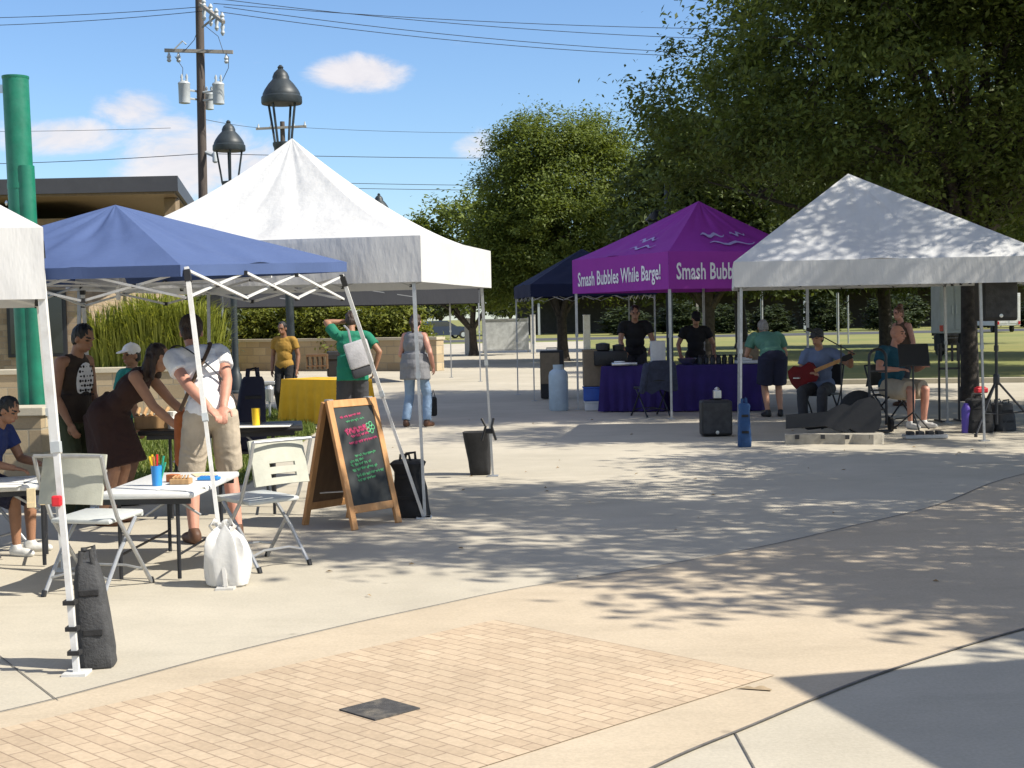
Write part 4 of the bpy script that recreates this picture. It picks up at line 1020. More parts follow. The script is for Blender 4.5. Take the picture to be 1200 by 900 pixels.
O = a.copy(); fr1, bo1 = frame_panel(O, wx, uy, W_, UL, 'front_frame', M['chalk_black'], M['frame_wood'], 0)
back0 = a-nv*.56; up2 = (V((0, 0, H_-.01))+nv*.26); fr2, bo2 = frame_panel(back0, wx, up2.normalized(), W_, up2.length, 'back_frame', M['dark_wood'], M['frame_wood'], 1)
k = MB(); top = a+up_-nv*.02
for s in (.1, .9): k.box(top+wx*W_*s+V((0, 0, .0)), (.05, .05, .02), math.atan2(wx.y, wx.x))
k.build('hinge', M['grey_metal'], r, False, True)
k = MB(); k.tube([a+up_*.3+wx*.03, a-nv*.45+up2*.3*.9+wx*.03], .006, 5); k.build('stay_chain', M['grey_metal'], r, False, True)
Nf = wx.cross(uy).normalized(); Nf = Nf if Nf.dot(nv) > 0 else -Nf
def chalk(fx, fy, w, n, m, seed, amp=.013, rad=.0035, slope=.06):
    rg = random.Random(seed); k = MB(); x = fx
    while x < fx+w:
        ww = rg.uniform(.05, .09); pts = []; m_ = rg.randint(7, 12)
        for i in range(m_):
            t = i/(m_-1); px = x+ww*t*min(1, 1)-.006*math.sin(i*2.2); py = fy+slope*(x-fx+ww*t)+amp*math.sin(i*2.0+rg.uniform(-.5, .5))*rg.uniform(.5, 1.3)
            pts.append(O+wx*px*W_+uy*py*UL+Nf*.0085)
        k.tube(pts, rad, 5); x += ww*1.0+rg.uniform(.015, .03)
    return k
ch = [(.20, .86, .42, 'chalk_pink', .009), (.30, .825, .36, 'chalk_green', .009), (.24, .755, .42, 'chalk_pink', .017), (.26, .735, .40, 'chalk_pink', .014), (.34, .705, .36, 'chalk_pink', .012), (.28, .655, .50, 'chalk_pink', .011),
      (.22, .515, .30, 'chalk_green', .012), (.34, .555, .36, 'chalk_green', .010), (.22, .485, .44, 'chalk_green', .012), (.24, .445, .50, 'chalk_green', .013), (.30, .400, .50, 'chalk_green', .012), (.30, .365, .36, 'chalk_green', .010)]
for i, (x, y, w, m, am) in enumerate(ch):
    chalk(x, y, w, 5, M[m], 100+i, am, .0038 if m == 'chalk_pink' else .0032, .05).build('chalk_writing', M[m], bo1, True, True)
k = MB()                      # small green clover-like doodle
for i in range(5):
    t = i*1.256; c_ = O+wx*(.76+.055*math.cos(t))*W_+uy*(.765+.03*math.sin(t))*UL+Nf*.0085
    k.tube([c_+wx*.018*math.cos(q*.9)+uy*.018*math.sin(q*.9) for q in range(8)], .0045, 5)
k.build('chalk_drawing', M['chalk_green'], bo1, True, True)

def white_sack(x, y, sc=.88):
    """a knotted plastic shopping bag: folded sides, gathered neck, two loop ears"""
    r = thing('plastic_bag', 'crumpled white plastic bag round the foot of the blue tent leg', 'bag', (x, y, 0))
    r.scale = (sc, sc, sc)
    k = MB(); n = 44; rg = random.Random(12); vs = []; ph = [rg.uniform(0, 6) for _ in range(6)]
    prof = [(0, .8), (.015, .95), (.06, 1.0), (.14, 1.03), (.22, 1.0), (.29, .92), (.34, .80), (.37, .60), (.39, .42), (.405, .26), (.415, .22), (.43, .28), (.445, .30)]
    for (z, s_) in prof:
        u_ = min(1, z/.4)
        for i in range(n):
            a_ = 2*math.pi*i/n; c_, s2 = math.cos(a_), math.sin(a_); e = .62
            x_ = .145*s_*(abs(c_)**e)*(1 if c_ >= 0 else -1); y_ = .115*s_*(abs(s2)**e)*(1 if s2 >= 0 else -1)
            j = 1+(.03+.10*u_)*math.sin(a_*7+ph[0]+z*5)+(.02+.08*u_)*math.sin(a_*11+ph[1]-z*9)+.05*math.sin(a_*3+ph[2]+z*16)+rg.uniform(-.012, .012)
            vs.append((x_*j-.03*u_*u_, y_*j, z+.012*math.sin(a_*5+ph[3])*u_))
    m_ = len(prof); fs = [(i*n+j, i*n+(j+1) % n, (i+1)*n+(j+1) % n, (i+1)*n+j) for i in range(m_-1) for j in range(n)]
    fs.append(tuple(range(n-1, -1, -1))); k.add(vs, fs); k.build('bag_body', M['white_bag'], r, True)
    for s_ in (-1, 1):
        k = MB(); k.tube([(-.03+s_*.02, 0, .41), (-.03+s_*.06, -.02, .45), (-.03+s_*.09, -.03, .42), (-.03+s_*.06, -.04, .38)], .022, 8, flat=.25); k.build('handle', M['white_bag'], r, True)
# sand weight bags on the tent legs
def weight_bag(label, loc, rz, w, d, h, m, top=.7, handles=True, slant=0.0, name='weight_bag', cat='weight bag', group=None):
    r = thing(name, label, cat, loc, rz, group)
    k = MB(); n = 20; rings = []; prof = [(0.0, .92), (.02, 1.0), (.18, 1.02), (.5, .93), (.8, .8), (.95, top), (1.0, top*.8)] if top < 1.02 else [(0, .74), (.02, .8), (.2, .84), (.5, .92), (.8, 1.02), (.97, 1.10), (1.0, 1.08), (.96, .9)]
    rg = random.Random(hash(label) % 1000)
    vs = []
    for (t, s) in prof:
        for i in range(n):
            a_ = 2*math.pi*i/n; c_, s_ = math.cos(a_), math.sin(a_); e = .45
            x = w/2*s*(abs(c_)**e)*(1 if c_ >= 0 else -1); y = d/2*s*(abs(s_)**e)*(1 if s_ >= 0 else -1)
            j = 1+.05*math.sin(i*2.3+t*9)+rg.uniform(-.02, .02); vs.append((x*j+slant*t, y*j, h*t))
    m_ = len(prof); fs = [(i*n+j, i*n+(j+1) % n, (i+1)*n+(j+1) % n, (i+1)*n+j) for i in range(m_-1) for j in range(n)]
    fs += [tuple(range(n-1, -1, -1)), tuple((m_-1)*n+j for j in range(n))]
    k.add(vs, fs); k.build('bag_body', m, r, True)
    if handles:
        for s in (-1, 1):
            k = MB(); k.tube([(slant-w*.18, s*d*.25, h*.96), (slant-w*.14, s*d*.3, h*1.10), (slant+w*.14, s*d*.32, h*1.12), (slant+w*.18, s*d*.25, h*.96)], .012, 6, flat=.4); k.build('handle', m, r, True)
        for z in (.35, .72): k = MB(); k.box((slant*z, -d*.5*(.93 if z < .5 else .79), h*z), (w*.55, .02, .03), None, .004); k.build('strap', M['black_cloth'], r)
    return r
p = gp(112, 783); weight_bag('slumped charcoal weight bag leaning on the near white tent leg', (p.x, p.y+.05, 0), R(10), .165, .17, .50, M['char_cloth'], .62, True, -.035)
p = gp(90, 790); k = MB()
for z_ in (.10, .21, .33): q = V((fN.x, fN.y, 0)).lerp(V((tN.x, tN.y, 2.02)), z_/2.02); k.box(q, (.055, .055, .02))
o = k.build('leg_straps', M['black_cloth']); tag(o, 'black hook and loop straps round the near white tent leg', 'straps')
p = gp(563, 557); weight_bag('black tapered weight bag standing alone behind the white tent leg', (p.x, p.y+.08, 0), R(0), .26, .24, .44, M['black_cloth'], 1.18, False, -.03)
p = gp(483, 606); weight_bag('black weight bag between the chalkboard and the white tent leg', (p.x, p.y+.05, 0), R(-15), .26, .24, .46, M['black_cloth'], 1.0, True, -.03)
p = gp(266, 688); white_sack(p.x+.0, p.y+.07)
p = gp(873, 524); weight_bag('tall blue weight bag at the foot of the right white tent', (p.x, p.y+.03, 0), 0, .15, .15, .52, M['blue_bag'], .9, True, 0)
q = gp(574, 560); k = MB(); k.box((q.x, q.y, .47), (.10, .06, .05), bev=.01); k.tube([(q.x-.07, q.y-.03, .60), (q.x-.03, q.y-.04, .52), (q.x-.07, q.y-.04, .38)], .013, 6); k.tube([(q.x+.05, q.y-.03, .60), (q.x+.03, q.y-.04, .52), (q.x+.07, q.y-.04, .38)], .013, 6)
tag(k.build('leg_clamp', M['black_plastic']), 'black clamp with dangling straps halfway down the right white tent leg', 'clamp')

# craft things on the white table
def cup(loc, label, m, r_=.036, h=.12, sticks=()):
    t = thing('pencil_cup', label, 'cup', loc)
    k = MB(); k.lathe([(r_*.85, 0), (r_, h), (r_*.9, h-.002), (r_*.75, .01)], n=18); k.build('cup_body', m, t, True)
    for i, (mm, dx, dy, hh) in enumerate(sticks):
        k = MB(); k.tube([(dx*.3, dy*.3, .012), (dx, dy, hh)], .007, 6); k.build('marker', M[mm], t, True)
    return t
zt = .562
c = dp(184, 560, 9.35); cup((c.x, 9.35, zt), 'bright blue cup of markers on the white table', M['craft_blue'], .037, .13, [('yellow_plastic', -.03, .01, .2), ('yellow_plastic', -.045, 0, .19), ('red_plastic', 0, .02, .2), ('green_plastic', .045, .01, .19), ('green_plastic', .06, -.01, .15), ('orange_cloth', -.015, -.02, .19)])
rg = random.Random(9)
for i, (m, lab, cat, nm, x, y, s) in enumerate([('craft_brown', 'small wooden tray beside the blue cup', 'tray', 'craft_tray', -2.17, 9.42, (.13, .10, .035)), ('craft_blue', 'blue paint box on the white table', 'paint box', 'paint_box', -2.03, 9.62, (.14, .08, .02)),
                           ('paper', 'white paper sheet on the white table', 'paper', 'paper_sheet', -2.1, 9.15, (.21, .28, .002)), ('tan_paper', 'cream card on the far end of the white table', 'card', 'craft_card', -2.13, 9.95, (.15, .2, .003)), ('orange_cloth', 'orange craft blob beside the wooden tray', 'craft piece', 'craft_piece', -2.25, 9.55, (.08, .06, .05))]):
    k = MB(); k.box((x, y, zt+s[2]/2), s, rg.uniform(-.5, .5), min(.006, s[2]*.3))
    if nm == 'craft_tray':
        for q in range(5): k.tube([(x-.05+q*.025, y-.03, zt+.04), (x-.04+q*.02, y+.04, zt+.05)], .006, 6)
    if nm == 'paint_box':
        for q in range(6): k.box((x-.05+q*.02, y, zt+.024), (.014, .05, .008))
    o = k.build(nm, M[m]); tag(o, lab, cat)
for i, u in enumerate((38, 53)):
    q0 = dp(u, 572+1-i*3, 9.28+i*.1); k = MB(); k.box(q0+V((0, -.03, -.055)), (.055, .012, .125), .1, .003); k.box(q0+V((0, -.038, -.10)), (.05, .006, .03), .1)
    tag(k.build('hanging_card', M['tan_paper']), ['cream card hanging from the left table edge, left of two', 'cream card hanging from the left table edge, right of two'][i], 'card', 'cream cards on the left table edge')
for i, (x, y) in enumerate([(-3.35, 9.55), (-3.2, 9.75)]):
    k = MB(); k.box((x, y, .563), (.2, .27, .003), .3*i, 0); tag(k.build('paper_sheet', M['paper']), ['white worksheet under the seated boy hands', 'white worksheet at the corner of the left table'][i], 'paper')
# things on the black table
zt2 = .743
q = dp(180, 495, 12.0); k = MB(); k.box((q.x, 12.0, zt2+.055), (.30, .22, .11), .2, .01)
for i in range(5): k.tube([(q.x-.12+i*.055, 11.93, zt2+.11), (q.x-.14+i*.06, 12.1, zt2+.16)], .016, 7)
tag(k.build('wood_scraps', M['craft_brown']), 'pale wooden block pile on the left end of the black table', 'wood pieces')
q = dp(300, 490, 12.0); cup((q.x, 12.0, zt2), 'yellow cup on the black table', M['yellow_plastic'], .036, .15)
q = dp(203, 492, 11.95); k = MB(); k.lathe([(.05, 0), (.06, .08), (.045, .1), (.05, .14)], (q.x, 11.95, zt2), 14); tag(k.build('jar', M['paper']), 'small white jar beside the wooden blocks on the black table', 'jar')
q = dp(320, 503, 12.0); k = MB(); k.box((q.x-.1, 11.98, zt2+.004), (.5, .3, .006), .05); tag(k.build('paper_sheet', M['paper']), 'white paper sheet lying on the black table near the yellow cup', 'paper')
# rust orange cloth bag hanging beside the man in white
q = dp(213, 512, 10.95); k = MB(); k.cap(q+V((0, 0, .14)), q+V((.015, 0, -.17)), .055, .075, 12); k.tube([q+V((0, 0, .16)), dp(236, 455, 11.0)], .012, 6, flat=.4); k.tube([q+V((.02, .02, .16)), dp(240, 450, 11.1)], .012, 6, flat=.4)
tag(k.build('shoulder_bag', M['orange_cloth'], None, True), 'rust orange shoulder bag hanging at the left of the man in white', 'bag')

# draped tables
def draped_table(label, a, b, wid, h, m, name='draped_table'):
    a, b = V((a[0], a[1])), V((b[0], b[1])); d = b-a; rz = math.atan2(d.y, d.x); l = d.length
    r = thing(name, label, 'table', (a.x, a.y, 0), rz)
    k = MB(); ring = []
    per = [(x, 0) for x in np.linspace(0, l, 34)]+[(l, y) for y in np.linspace(0, wid, 14)[1:]]+[(x, wid) for x in np.linspace(l, 0, 34)[1:]]+[(0, y) for y in np.linspace(wid, 0, 14)[1:-1]]
    n = len(per); vs = []
    for t, z in ((0, h), (.04, h-.012), (.35, h*.65), (.7, h*.3), (1, .015)):
        for i, (x, y) in enumerate(per):
            nx = (-1 if x == 0 else 1 if x == l else 0); ny = (-1 if y == 0 else 1 if y == wid else 0)
            w = t*(.035*math.sin(i*1.25)+.022*math.sin(i*.53+1)+.04)
            vs.append((x+nx*w, y+ny*w, z))
    fs = [(j*n+i, j*n+(i+1) % n, (j+1)*n+(i+1) % n, (j+1)*n+i) for j in range(4) for i in range(n)]
    fs.append(tuple(range(n))); k.add(vs, fs); k.build('tablecloth', m, r, True)
    for x in (.15, l-.15):
        for y in (.1, wid-.1): k = MB(); k.tube([(x, y, 0), (x, y, h-.02)], .014, 6); k.build('leg', M['dark_metal'], r)
    return r
ya = dp(324, 495, 22.4); yb = dp(368, 497, 21.6); 
draped_table('mustard yellow draped table beside the black lamp post', (ya.x, 23.0), (yb.x+.28, 22.2), .75, .70, M['yellow_cloth'])
ta, tb = dp(706, 488, 23.9), dp(779, 488, 23.6)
draped_table('purple draped table at the left under the purple canopy', (ta.x, 24.0), (tb.x, 23.75), .75, .76, M['purple_table'])
ta, tb = dp(792, 488, 23.6), dp(893, 488, 23.3)
draped_table('purple draped table at the right under the purple canopy', (ta.x, 23.7), (tb.x, 23.4), .75, .76, M['purple_table'])
# wheatgrass-like turf tray is real lawn; a small rack of things behind the yellow table
q = dp(372, 425, 23.6); k = MB(); k.box((q.x, 23.6, 1.05), (.34, .2, .04)); k.box((q.x, 23.6, .88), (.34, .2, .02))
for i in range(5): k.box((q.x-.16+i*.08, 23.6, .94), (.015, .18, .22))
tag(k.build('display_rack', M['dark_wood']), 'small brown display rack on the yellow table', 'rack')
q = dp(391, 420, 23.8); k = MB(); k.box((q.x, 23.8, .9), (.22, .18, .42), .2, .02); k.box((q.x, 23.7, 1.02), (.18, .02, .1), .2, .01); tag(k.build('black_box', M['black_plastic']), 'black box standing on the yellow table beside the man in green', 'box')
q = dp(315, 440, 24); k = MB(); k.box((q.x, 24, .60), (.18, .12, .06), .3, .01); k.lathe([(.06, .3), (.08, .5), (.05, .57)], (q.x, 24, 0), 12); k.tube([(q.x, 24, 0), (q.x, 24, .35)], .02, 6); tag(k.build('camera_stand', M['grey_metal']), 'small grey stand with a black top left of the yellow table', 'stand')

# under the navy / purple canopies
q = gp(655, 481); r = thing('gas_cylinder', 'pale blue gas cylinder standing left of the purple canopy leg', 'gas cylinder', (q.x, q.y, 0))
k = MB(); k.lathe([(.15, 0), (.165, .03), (.165, .60), (.15, .66), (.10, .70), (.05, .71)], n=24); k.build('tank', M['cyl'], r, True)
k = MB(); k.lathe([(.085, .66), (.09, .78), (.08, .78), (.075, .68)], n=20); k.build('collar', M['cyl'], r, True); k = MB(); k.tube([(0, 0, .7), (0, 0, .76)], .025, 8); k.box((0, 0, .77), (.08, .03, .02)); k.build('valve', M['steel'], r, True)
q = gp(649, 470); r = thing('equipment_case', 'dark upright case with a tan panel behind the gas cylinder', 'case', (q.x, q.y+.6, 0))
k = MB(); k.box((0, .2, .48), (.46, .36, .92), None, .02); k.build('case_body', M['black_plastic'], r); k = MB(); k.box((-.04, .01, .60), (.36, .02, .6), None, .006); k.build('panel', M['tan_box'], r)
k = MB(); k.tube([(-.1, .2, .94), (-.1, .2, .99), (.1, .2, .99), (.1, .2, .94)], .012, 6); k.build('handle', M['grey_metal'], r)
q = gp(694, 482)
for i, (m, lab, nm, cat, z, s) in enumerate([('white_plastic', 'white bin lowest in the stack by the purple canopy leg', 'storage_bin', 'bin', 0, (.32, .3, .16)), ('blue_plastic', 'blue crate in the middle of the stack by the purple canopy leg', 'crate', 'crate', .165, (.36, .32, .24)), ('tan_box', 'tall brown carton on top of the blue crate', 'carton', 'box', .41, (.36, .32, .62))]):
    r = thing(nm, lab, cat, (q.x+.05, q.y+.25, z))
    k = MB(); k.box((0, 0, s[2]/2), s, None, .015); k.build('body', M[m], r)
    k = MB(); k.box((0, 0, s[2]-.015), (s[0]+.02, s[1]+.02, .03), None, .008); k.build('rim', M[m], r)
# things on purple tables
zt3 = .765
def tabletop(u, Y, lab, nm, cat, m, fn):
    q = dp(u, 420, Y); k = MB(); fn(k, V((q.x, Y, zt3))); o = k.build(nm, M[m], None, True); tag(o, lab, cat); return o
tabletop(731, 24.0, 'steel tray on the left purple table', 'steel_tray', 'tray', 'steel', lambda k, p: (k.box(p+V((0, 0, .03)), (.42, .28, .05), None, .01), k.box(p+V((-.08, -.1, .065)), (.18, .06, .03), None, .008)))
def cooker(k, p):
    k.box(p+V((0, 0, .12)), (.55, .36, .24), None, .02); k.lathe([(.1, .24), (.12, .26), (.12, .36), (.03, .38)], p+V((-.12, 0, 0)), 16); k.lathe([(.09, .24), (.1, .33), (.03, .35)], p+V((.14, 0, 0)), 16)
    for i in range(4): k.tube([p+V((-.18+i*.12, -.19, .1)), p+V((-.18+i*.12, -.21, .1))], .02, 8)
tabletop(715, 24.4, 'black cooker with pots on the left purple table', 'cooker', 'cooker', 'black_plastic', cooker)
tabletop(771, 24.2, 'white square box on the left purple table', 'white_box', 'box', 'paper', lambda k, p: (k.box(p+V((0, 0, .19)), (.24, .2, .38), None, .012), k.box(p+V((0, 0, .385)), (.25, .21, .02), None, .004)))
tabletop(842, 23.9, 'row of dark jars on the right purple table', 'jar_row', 'jars', 'dark_metal', lambda k, p: [k.lathe([(.04, 0), (.045, .1), (.03, .12), (.035, .15)], p+V((-.3+i*.1, .03*math.sin(i*2), 0)), 12) for i in range(7)])
tabletop(876, 23.7, 'white tray on the right end of the purple table', 'white_tray', 'tray', 'white_plastic', lambda k, p: (k.box(p+V((0, 0, .03)), (.4, .26, .05), None, .01), k.box(p+V((-.05, 0, .08)), (.22, .18, .05), None, .01)))
tabletop(876, 23.95, 'tan carton on the right purple table behind the white tray', 'tan_carton', 'box', 'tan_box', lambda k, p: (k.box(p+V((0, 0, .17)), (.34, .24, .34), None, .01), k.box(p+V((0, 0, .345)), (.30, .05, .012))))
tabletop(805, 24.0, 'steel bowl on the left end of the right purple table', 'steel_bowl', 'bowl', 'steel', lambda k, p: k.lathe([(.06, 0), (.12, .03), (.16, .10), (.15, .10), (.1, .035), (.02, .02)], p, 20))
# small stool with a dark jacket in front of the purple tables
q = gp(765, 489); r = folding_chair('black folding chair with a dark denim jacket in front of the purple table', (q.x, q.y+.28, 0), R(20), ('black_plastic', 'black_plastic', 'dark_metal'))
M['denim'] = pm('dark denim', (.035, .042, .075), .9, .3, 14, .4)
k = MB(); k.plate([(-.26, -.36), (-.22, .05), (-.12, .10), (.12, .10), (.22, .05), (.27, -.3), (.20, -.42), (.05, -.36), (-.1, -.44)], V((0, -.33, .79)), (1, 0, 0), (0, -.24, .97), .03); k.cap((-.22, -.33, .80), (-.28, -.28, .42), .06, .05); k.cap((.22, -.33, .80), (.29, -.27, .44), .06, .05)
o = k.build('denim_jacket', M['denim'], None, True); o.location = r.location; o.rotation_euler = r.rotation_euler; tag(o, 'dark denim jacket draped over the black folding chair back', 'jacket')

# ---------------------------------------------------------------- musicians' gear
def speaker_box(r, c, s, m='black_plastic'):
    k = MB(); k.box(c, s, None, .03); b = k.build('cabinet', M[m], r, False)
    k = MB(); k.box(V(c)+V((0, -s[1]/2-.003, 0)), (s[0]*.88, .012, s[2]*.86), None, .004); k.build('grille', M['char_cloth'], r)
    k = MB(); k.lathe([(.03, 0), (.03, .01), (.005, .012)], (0, 0, 0), 12); o = k.build('badge', M['steel'], r, True); o.location = V(c)+V((0, -s[1]/2-.012, -s[2]*.40)); o.rotation_euler = (R(90), 0, 0); o.scale = (.8, .8, .8)
q = gp(841, 512); r = thing('guitar_amp', 'black guitar amplifier on the ground left of the blue weight bag', 'amplifier', (q.x, q.y+.16, 0)); speaker_box(r, (0, 0, .24), (.40, .28, .46))
k = MB(); k.box((0, 0, .475), (.16, .03, .02), None, .006); k.build('handle', M['black_cloth'], r)
k = MB(); k.box((q.x+.02, q.y+.14, .545), (.10, .10, .11), None, .01); k.lathe([(.03, .6), (.035, .62), (.01, .64)], (q.x+.02, q.y+.14, 0), 12); tag(k.build('small_box', M['steel']), 'small pale box on top of the guitar amplifier', 'box')
# loudspeaker on tripod
qs = dp(1168, 505, 18.3)
r = thing('tripod_stand', 'black tripod speaker stand at the right edge', 'stand', (qs.x, 18.3, 0))
k = MB(); k.tube([(0, 0, .12), (0, 0, 1.45)], .02, 10); k.build('pole', M['dark_metal'], r, True)
k = MB(); k.lathe([(.035, .62), (.04, .64), (.04, .74), (.03, .76)], n=12); k.lathe([(.03, 1.05), (.03, 1.12)], n=10); k.build('collar', M['dark_metal'], r, True)
for i in range(3):
    a_ = R(90+120*i+15); k = MB(); k.tube([(0, 0, .68), (math.cos(a_)*.55, math.sin(a_)*.55, .02)], .014, 8); k.tube([(0, 0, .25), (math.cos(a_)*.33, math.sin(a_)*.33, .28)], .009, 6); lg = k.build('leg', M['dark_metal'], r, True)
    k = MB(); k.lathe([(.022, 0), (.022, .04)], (math.cos(a_)*.55, math.sin(a_)*.55, 0), 8); k.build('rubber_foot', M['black_plastic'], lg, True)
r = thing('loudspeaker', 'black loudspeaker raised on the tripod stand at right', 'loudspeaker', (qs.x, 18.3, 1.43)); speaker_box(r, (0, 0, .32), (.44, .36, .64))
# music stand with black panel and rack
q = gp(1084, 508); r = thing('music_stand', 'black music stand in front of the man in teal', 'music stand', (q.x-.03, 19.0, 0))
k = MB(); k.tube([(0, 0, .1), (0, 0, .95)], .013, 8); k.build('pole', M['dark_metal'], r, True)
for i in range(3): a_ = R(30+120*i); k = MB(); k.tube([(0, 0, .25), (math.cos(a_)*.28, math.sin(a_)*.28, .01)], .010, 6); k.build('leg', M['dark_metal'], r, True)
k = MB(); k.box((0, -.03, 1.0), (.40, .02, .30), Matrix.Rotation(R(-20), 3, 'X'), .006); k.box((0, -.06, .86), (.40, .06, .015)); k.build('desk', M['black_plastic'], r)
q = dp(1112, 425, 20.5); r = thing('keyboard_stand', 'black slatted keyboard rack right of the music stand', 'rack', (q.x, 20.5, 0))
for s in (-.14, .14): k = MB(); k.box((s, 0, .55), (.025, .03, 1.1)); k.build('upright', M['dark_metal'], r)
for i in range(4): k = MB(); k.box((-.12+i*.08, -.02, .98), (.03, .02, .26)); k.build('slat', M['dark_metal'], r)
k = MB(); k.box((0, 0, .75), (.3, .03, .03)); k.box((0, 0, 1.02), (.32, .02, .04)); k.build('rail', M['dark_metal'], r)
k = MB(); k.box((-.14, 0, .012), (.03, .45, .02)); k.box((.14, 0, .012), (.03, .45, .02)); k.build('foot', M['dark_metal'], r)
# hand truck with arched handle
q = gp(1019, 505); r = thing('hand_truck', 'black hand truck with arched handle behind the guitar bag', 'hand truck', (q.x+.05, 18.9, 0))
arc_ = [(-.11, 0, .12)]+[(-.11, 0, .95)]+[(-.11*math.cos(t), 0, .98+.11*math.sin(t)) for t in np.linspace(0, math.pi, 9)]+[(.11, 0, .95), (.11, 0, .12)]
k = MB(); k.tube(arc_, .018, 8); k.build('frame', M['dark_metal'], r, True)
k = MB(); [k.box((0, 0, z), (.22, .02, .025)) for z in (.3, .55, .8)]; k.build('crossbar', M['dark_metal'], r)
k = MB(); k.box((0, -.1, .03), (.3, .2, .012)); k.build('toe_plate', M['dark_metal'], r)
for s in (-1, 1): k = MB(); k.tube([(s*.16, .06, .1), (s*.2, .06, .1)], .1, 16); k.build('wheel', M['tyre'], r, True)
# open guitar case with black gig bag in it
q0, q1 = gp(921, 522), gp(1038, 521); r = thing('guitar_case', 'open beige lined guitar case lying in front of the guitarist', 'guitar case', (q0.x, q0.y, 0), math.atan2(q1.y-q0.y, q1.x-q0.x)); l = (q1-q0).length
def guitar_outline(l, wb, wn, wu):
    pts = []
    for t, w in [(0, wn), (.42, wn), (.52, wu*.85), (.60, wu), (.68, wu*.82), (.76, wb*.88), (.88, wb), (.97, wb*.75), (1, wb*.35)]: pts.append((l*t, w))
    return [(x, w/2) for x, w in pts]+[(x, -w/2) for x, w in reversed(pts)]
ol = guitar_outline(l, .42, .2, .32)
k = MB(); k.prism([(x, y+.22) for x, y in ol], 0, .12); k.build('case_tray', M['case_tan'], r)
k = MB(); [k.box((x, -.002+.22-(.1 if x < .5*l else .19), .09), (.05, .02, .05)) for x in (l*.12, l*.38, l*.62, l*.86)]; k.build('latch', M['dark_metal'], r)
k = MB(); k.plate([(x, y) for x, y in guitar_outline(l*.97, .46, .17, .34)], V((.02, .40, .25)), (1, 0, .06), (0, .12, .99), .12); o = k.build('case_lid', M['black_plastic'], r)
q = gp(1012, 508); r = thing('gig_bag', 'bulky black gig bag leaning on the open guitar case', 'bag', (q.x, q.y+.25, 0))
k = MB(); k.ell((0, 0, .27), (.27, .12, .28), None, 20, 12); k.cap((-.25, 0, .18), (-.66, 0, .11), .10, .07); k.build('bag_body', M['black_cloth'], r, True)
k = MB(); k.tube([(-.1, -.11, .35), (-.05, -.17, .42), (.08, -.17, .42), (.12, -.11, .35)], .014, 6); k.build('handle', M['black_cloth'], r, True)
# pedal board, bags by the tripod, small bits
q = gp(1087, 515); r = thing('pedal_board', 'flat pale edged pedal board on the ground below the music stand', 'pedal board', (q.x, q.y+.12, 0))
k = MB(); k.box((0, 0, .03), (.52, .2, .05), None, .01); k.build('board', M['grey_metal'], r)
for i in range(4): k = MB(); k.box((-.18+i*.12, 0, .075), (.08, .13, .04), None, .008); k.build('pedal', M['dark_metal'], r)
for i, (u, v, w, h, lab, m) in enumerate([(1152, 508, .36, .44, 'large black duffel bag standing beside the tripod', 'black_cloth'), (1180, 506, .30, .36, 'smaller black backpack at the right edge by the tripod', 'char_cloth')]):
    q = gp(u, v); weight_bag(lab, (q.x, q.y+.2, 0), R(20*i), w, .28, h, M[m], .8, True, 0, 'duffel_bag', 'bag')
q = dp(1131, 480, 18.6); k = MB(); k.lathe([(.06, .0), (.065, .3), (.05, .34), (.03, .38)], (q.x, 18.55, 0), 14); M['violet'] = pm('violet bottle', (.10, .06, .35), .35, .1, 6); tag(k.build('drink_bottle', M['violet'], None, True), 'violet drink bottle standing beside the black duffel bag', 'bottle')
q = dp(1151, 452, 18.9); k = MB(); k.box((q.x, 18.95, .52), (.16, .1, .07), .2, .015); k.box((q.x, 18.95, .56), (.1, .08, .02), .2, .01); tag(k.build('red_pouch', M['red_plastic']), 'small red pouch on top of the black duffel bag', 'pouch')
# black boom microphone stand by the guitarist
q = gp(1003, 507); r = thing('microphone_stand', 'thin black boom microphone stand near the guitarist', 'microphone stand', (q.x-.1, 19.3, 0))
k = MB(); k.tube([(0, 0, .02), (0, 0, 1.15)], .010, 8); k.build('pole', M['dark_metal'], r, True); k = MB(); k.tube([(.18, 0, 1.02), (-.36, -.05, 1.32)], .008, 6); k.build('boom', M['dark_metal'], r, True)
k = MB(); k.cap((-.36, -.05, 1.32), (-.45, -.06, 1.36), .016, .024); k.build('microphone', M['black_plastic'], r, True)
for i in range(3): a_ = R(20+120*i); k = MB(); k.tube([(0, 0, .18), (math.cos(a_)*.3, math.sin(a_)*.3, .01)], .009, 6); k.build('leg', M['dark_metal'], r, True)
folding_chair('black folding chair under the seated guitarist', (4.33, 20.25, 0), R(150), ('black_plastic', 'black_plastic', 'dark_metal'))
folding_chair('black folding chair under the seated man in teal', (5.18, 19.75, 0), R(215), ('black_plastic', 'black_plastic', 'dark_metal'))

# dry leaves blown over the paving in the trees' shade
rg = random.Random(77); k = MB()
for i in range(170):
    x, y = rg.uniform(-2.5, 7), rg.uniform(8.2, 23)
    if rg.random() > .35+.1*x/2: continue
    a_ = rg.uniform(0, 6.28); s_ = rg.uniform(.014, .03); c_, d_ = math.cos(a_)*s_, math.sin(a_)*s_
    k.add([(x-c_, y-d_, .006), (x+d_*.45, y-c_*.45, .012+rg.random()*.008), (x+c_, y+d_, .007), (x-d_*.45, y+c_*.45, .010+rg.random()*.01)], [(0, 1, 2, 3)])
M['dry_leaf'] = pm('dry brown leaf', (.26, .18, .09), .85, .4, 3)
tag(k.build('fallen_leaves', M['dry_leaf']), kind='stuff')

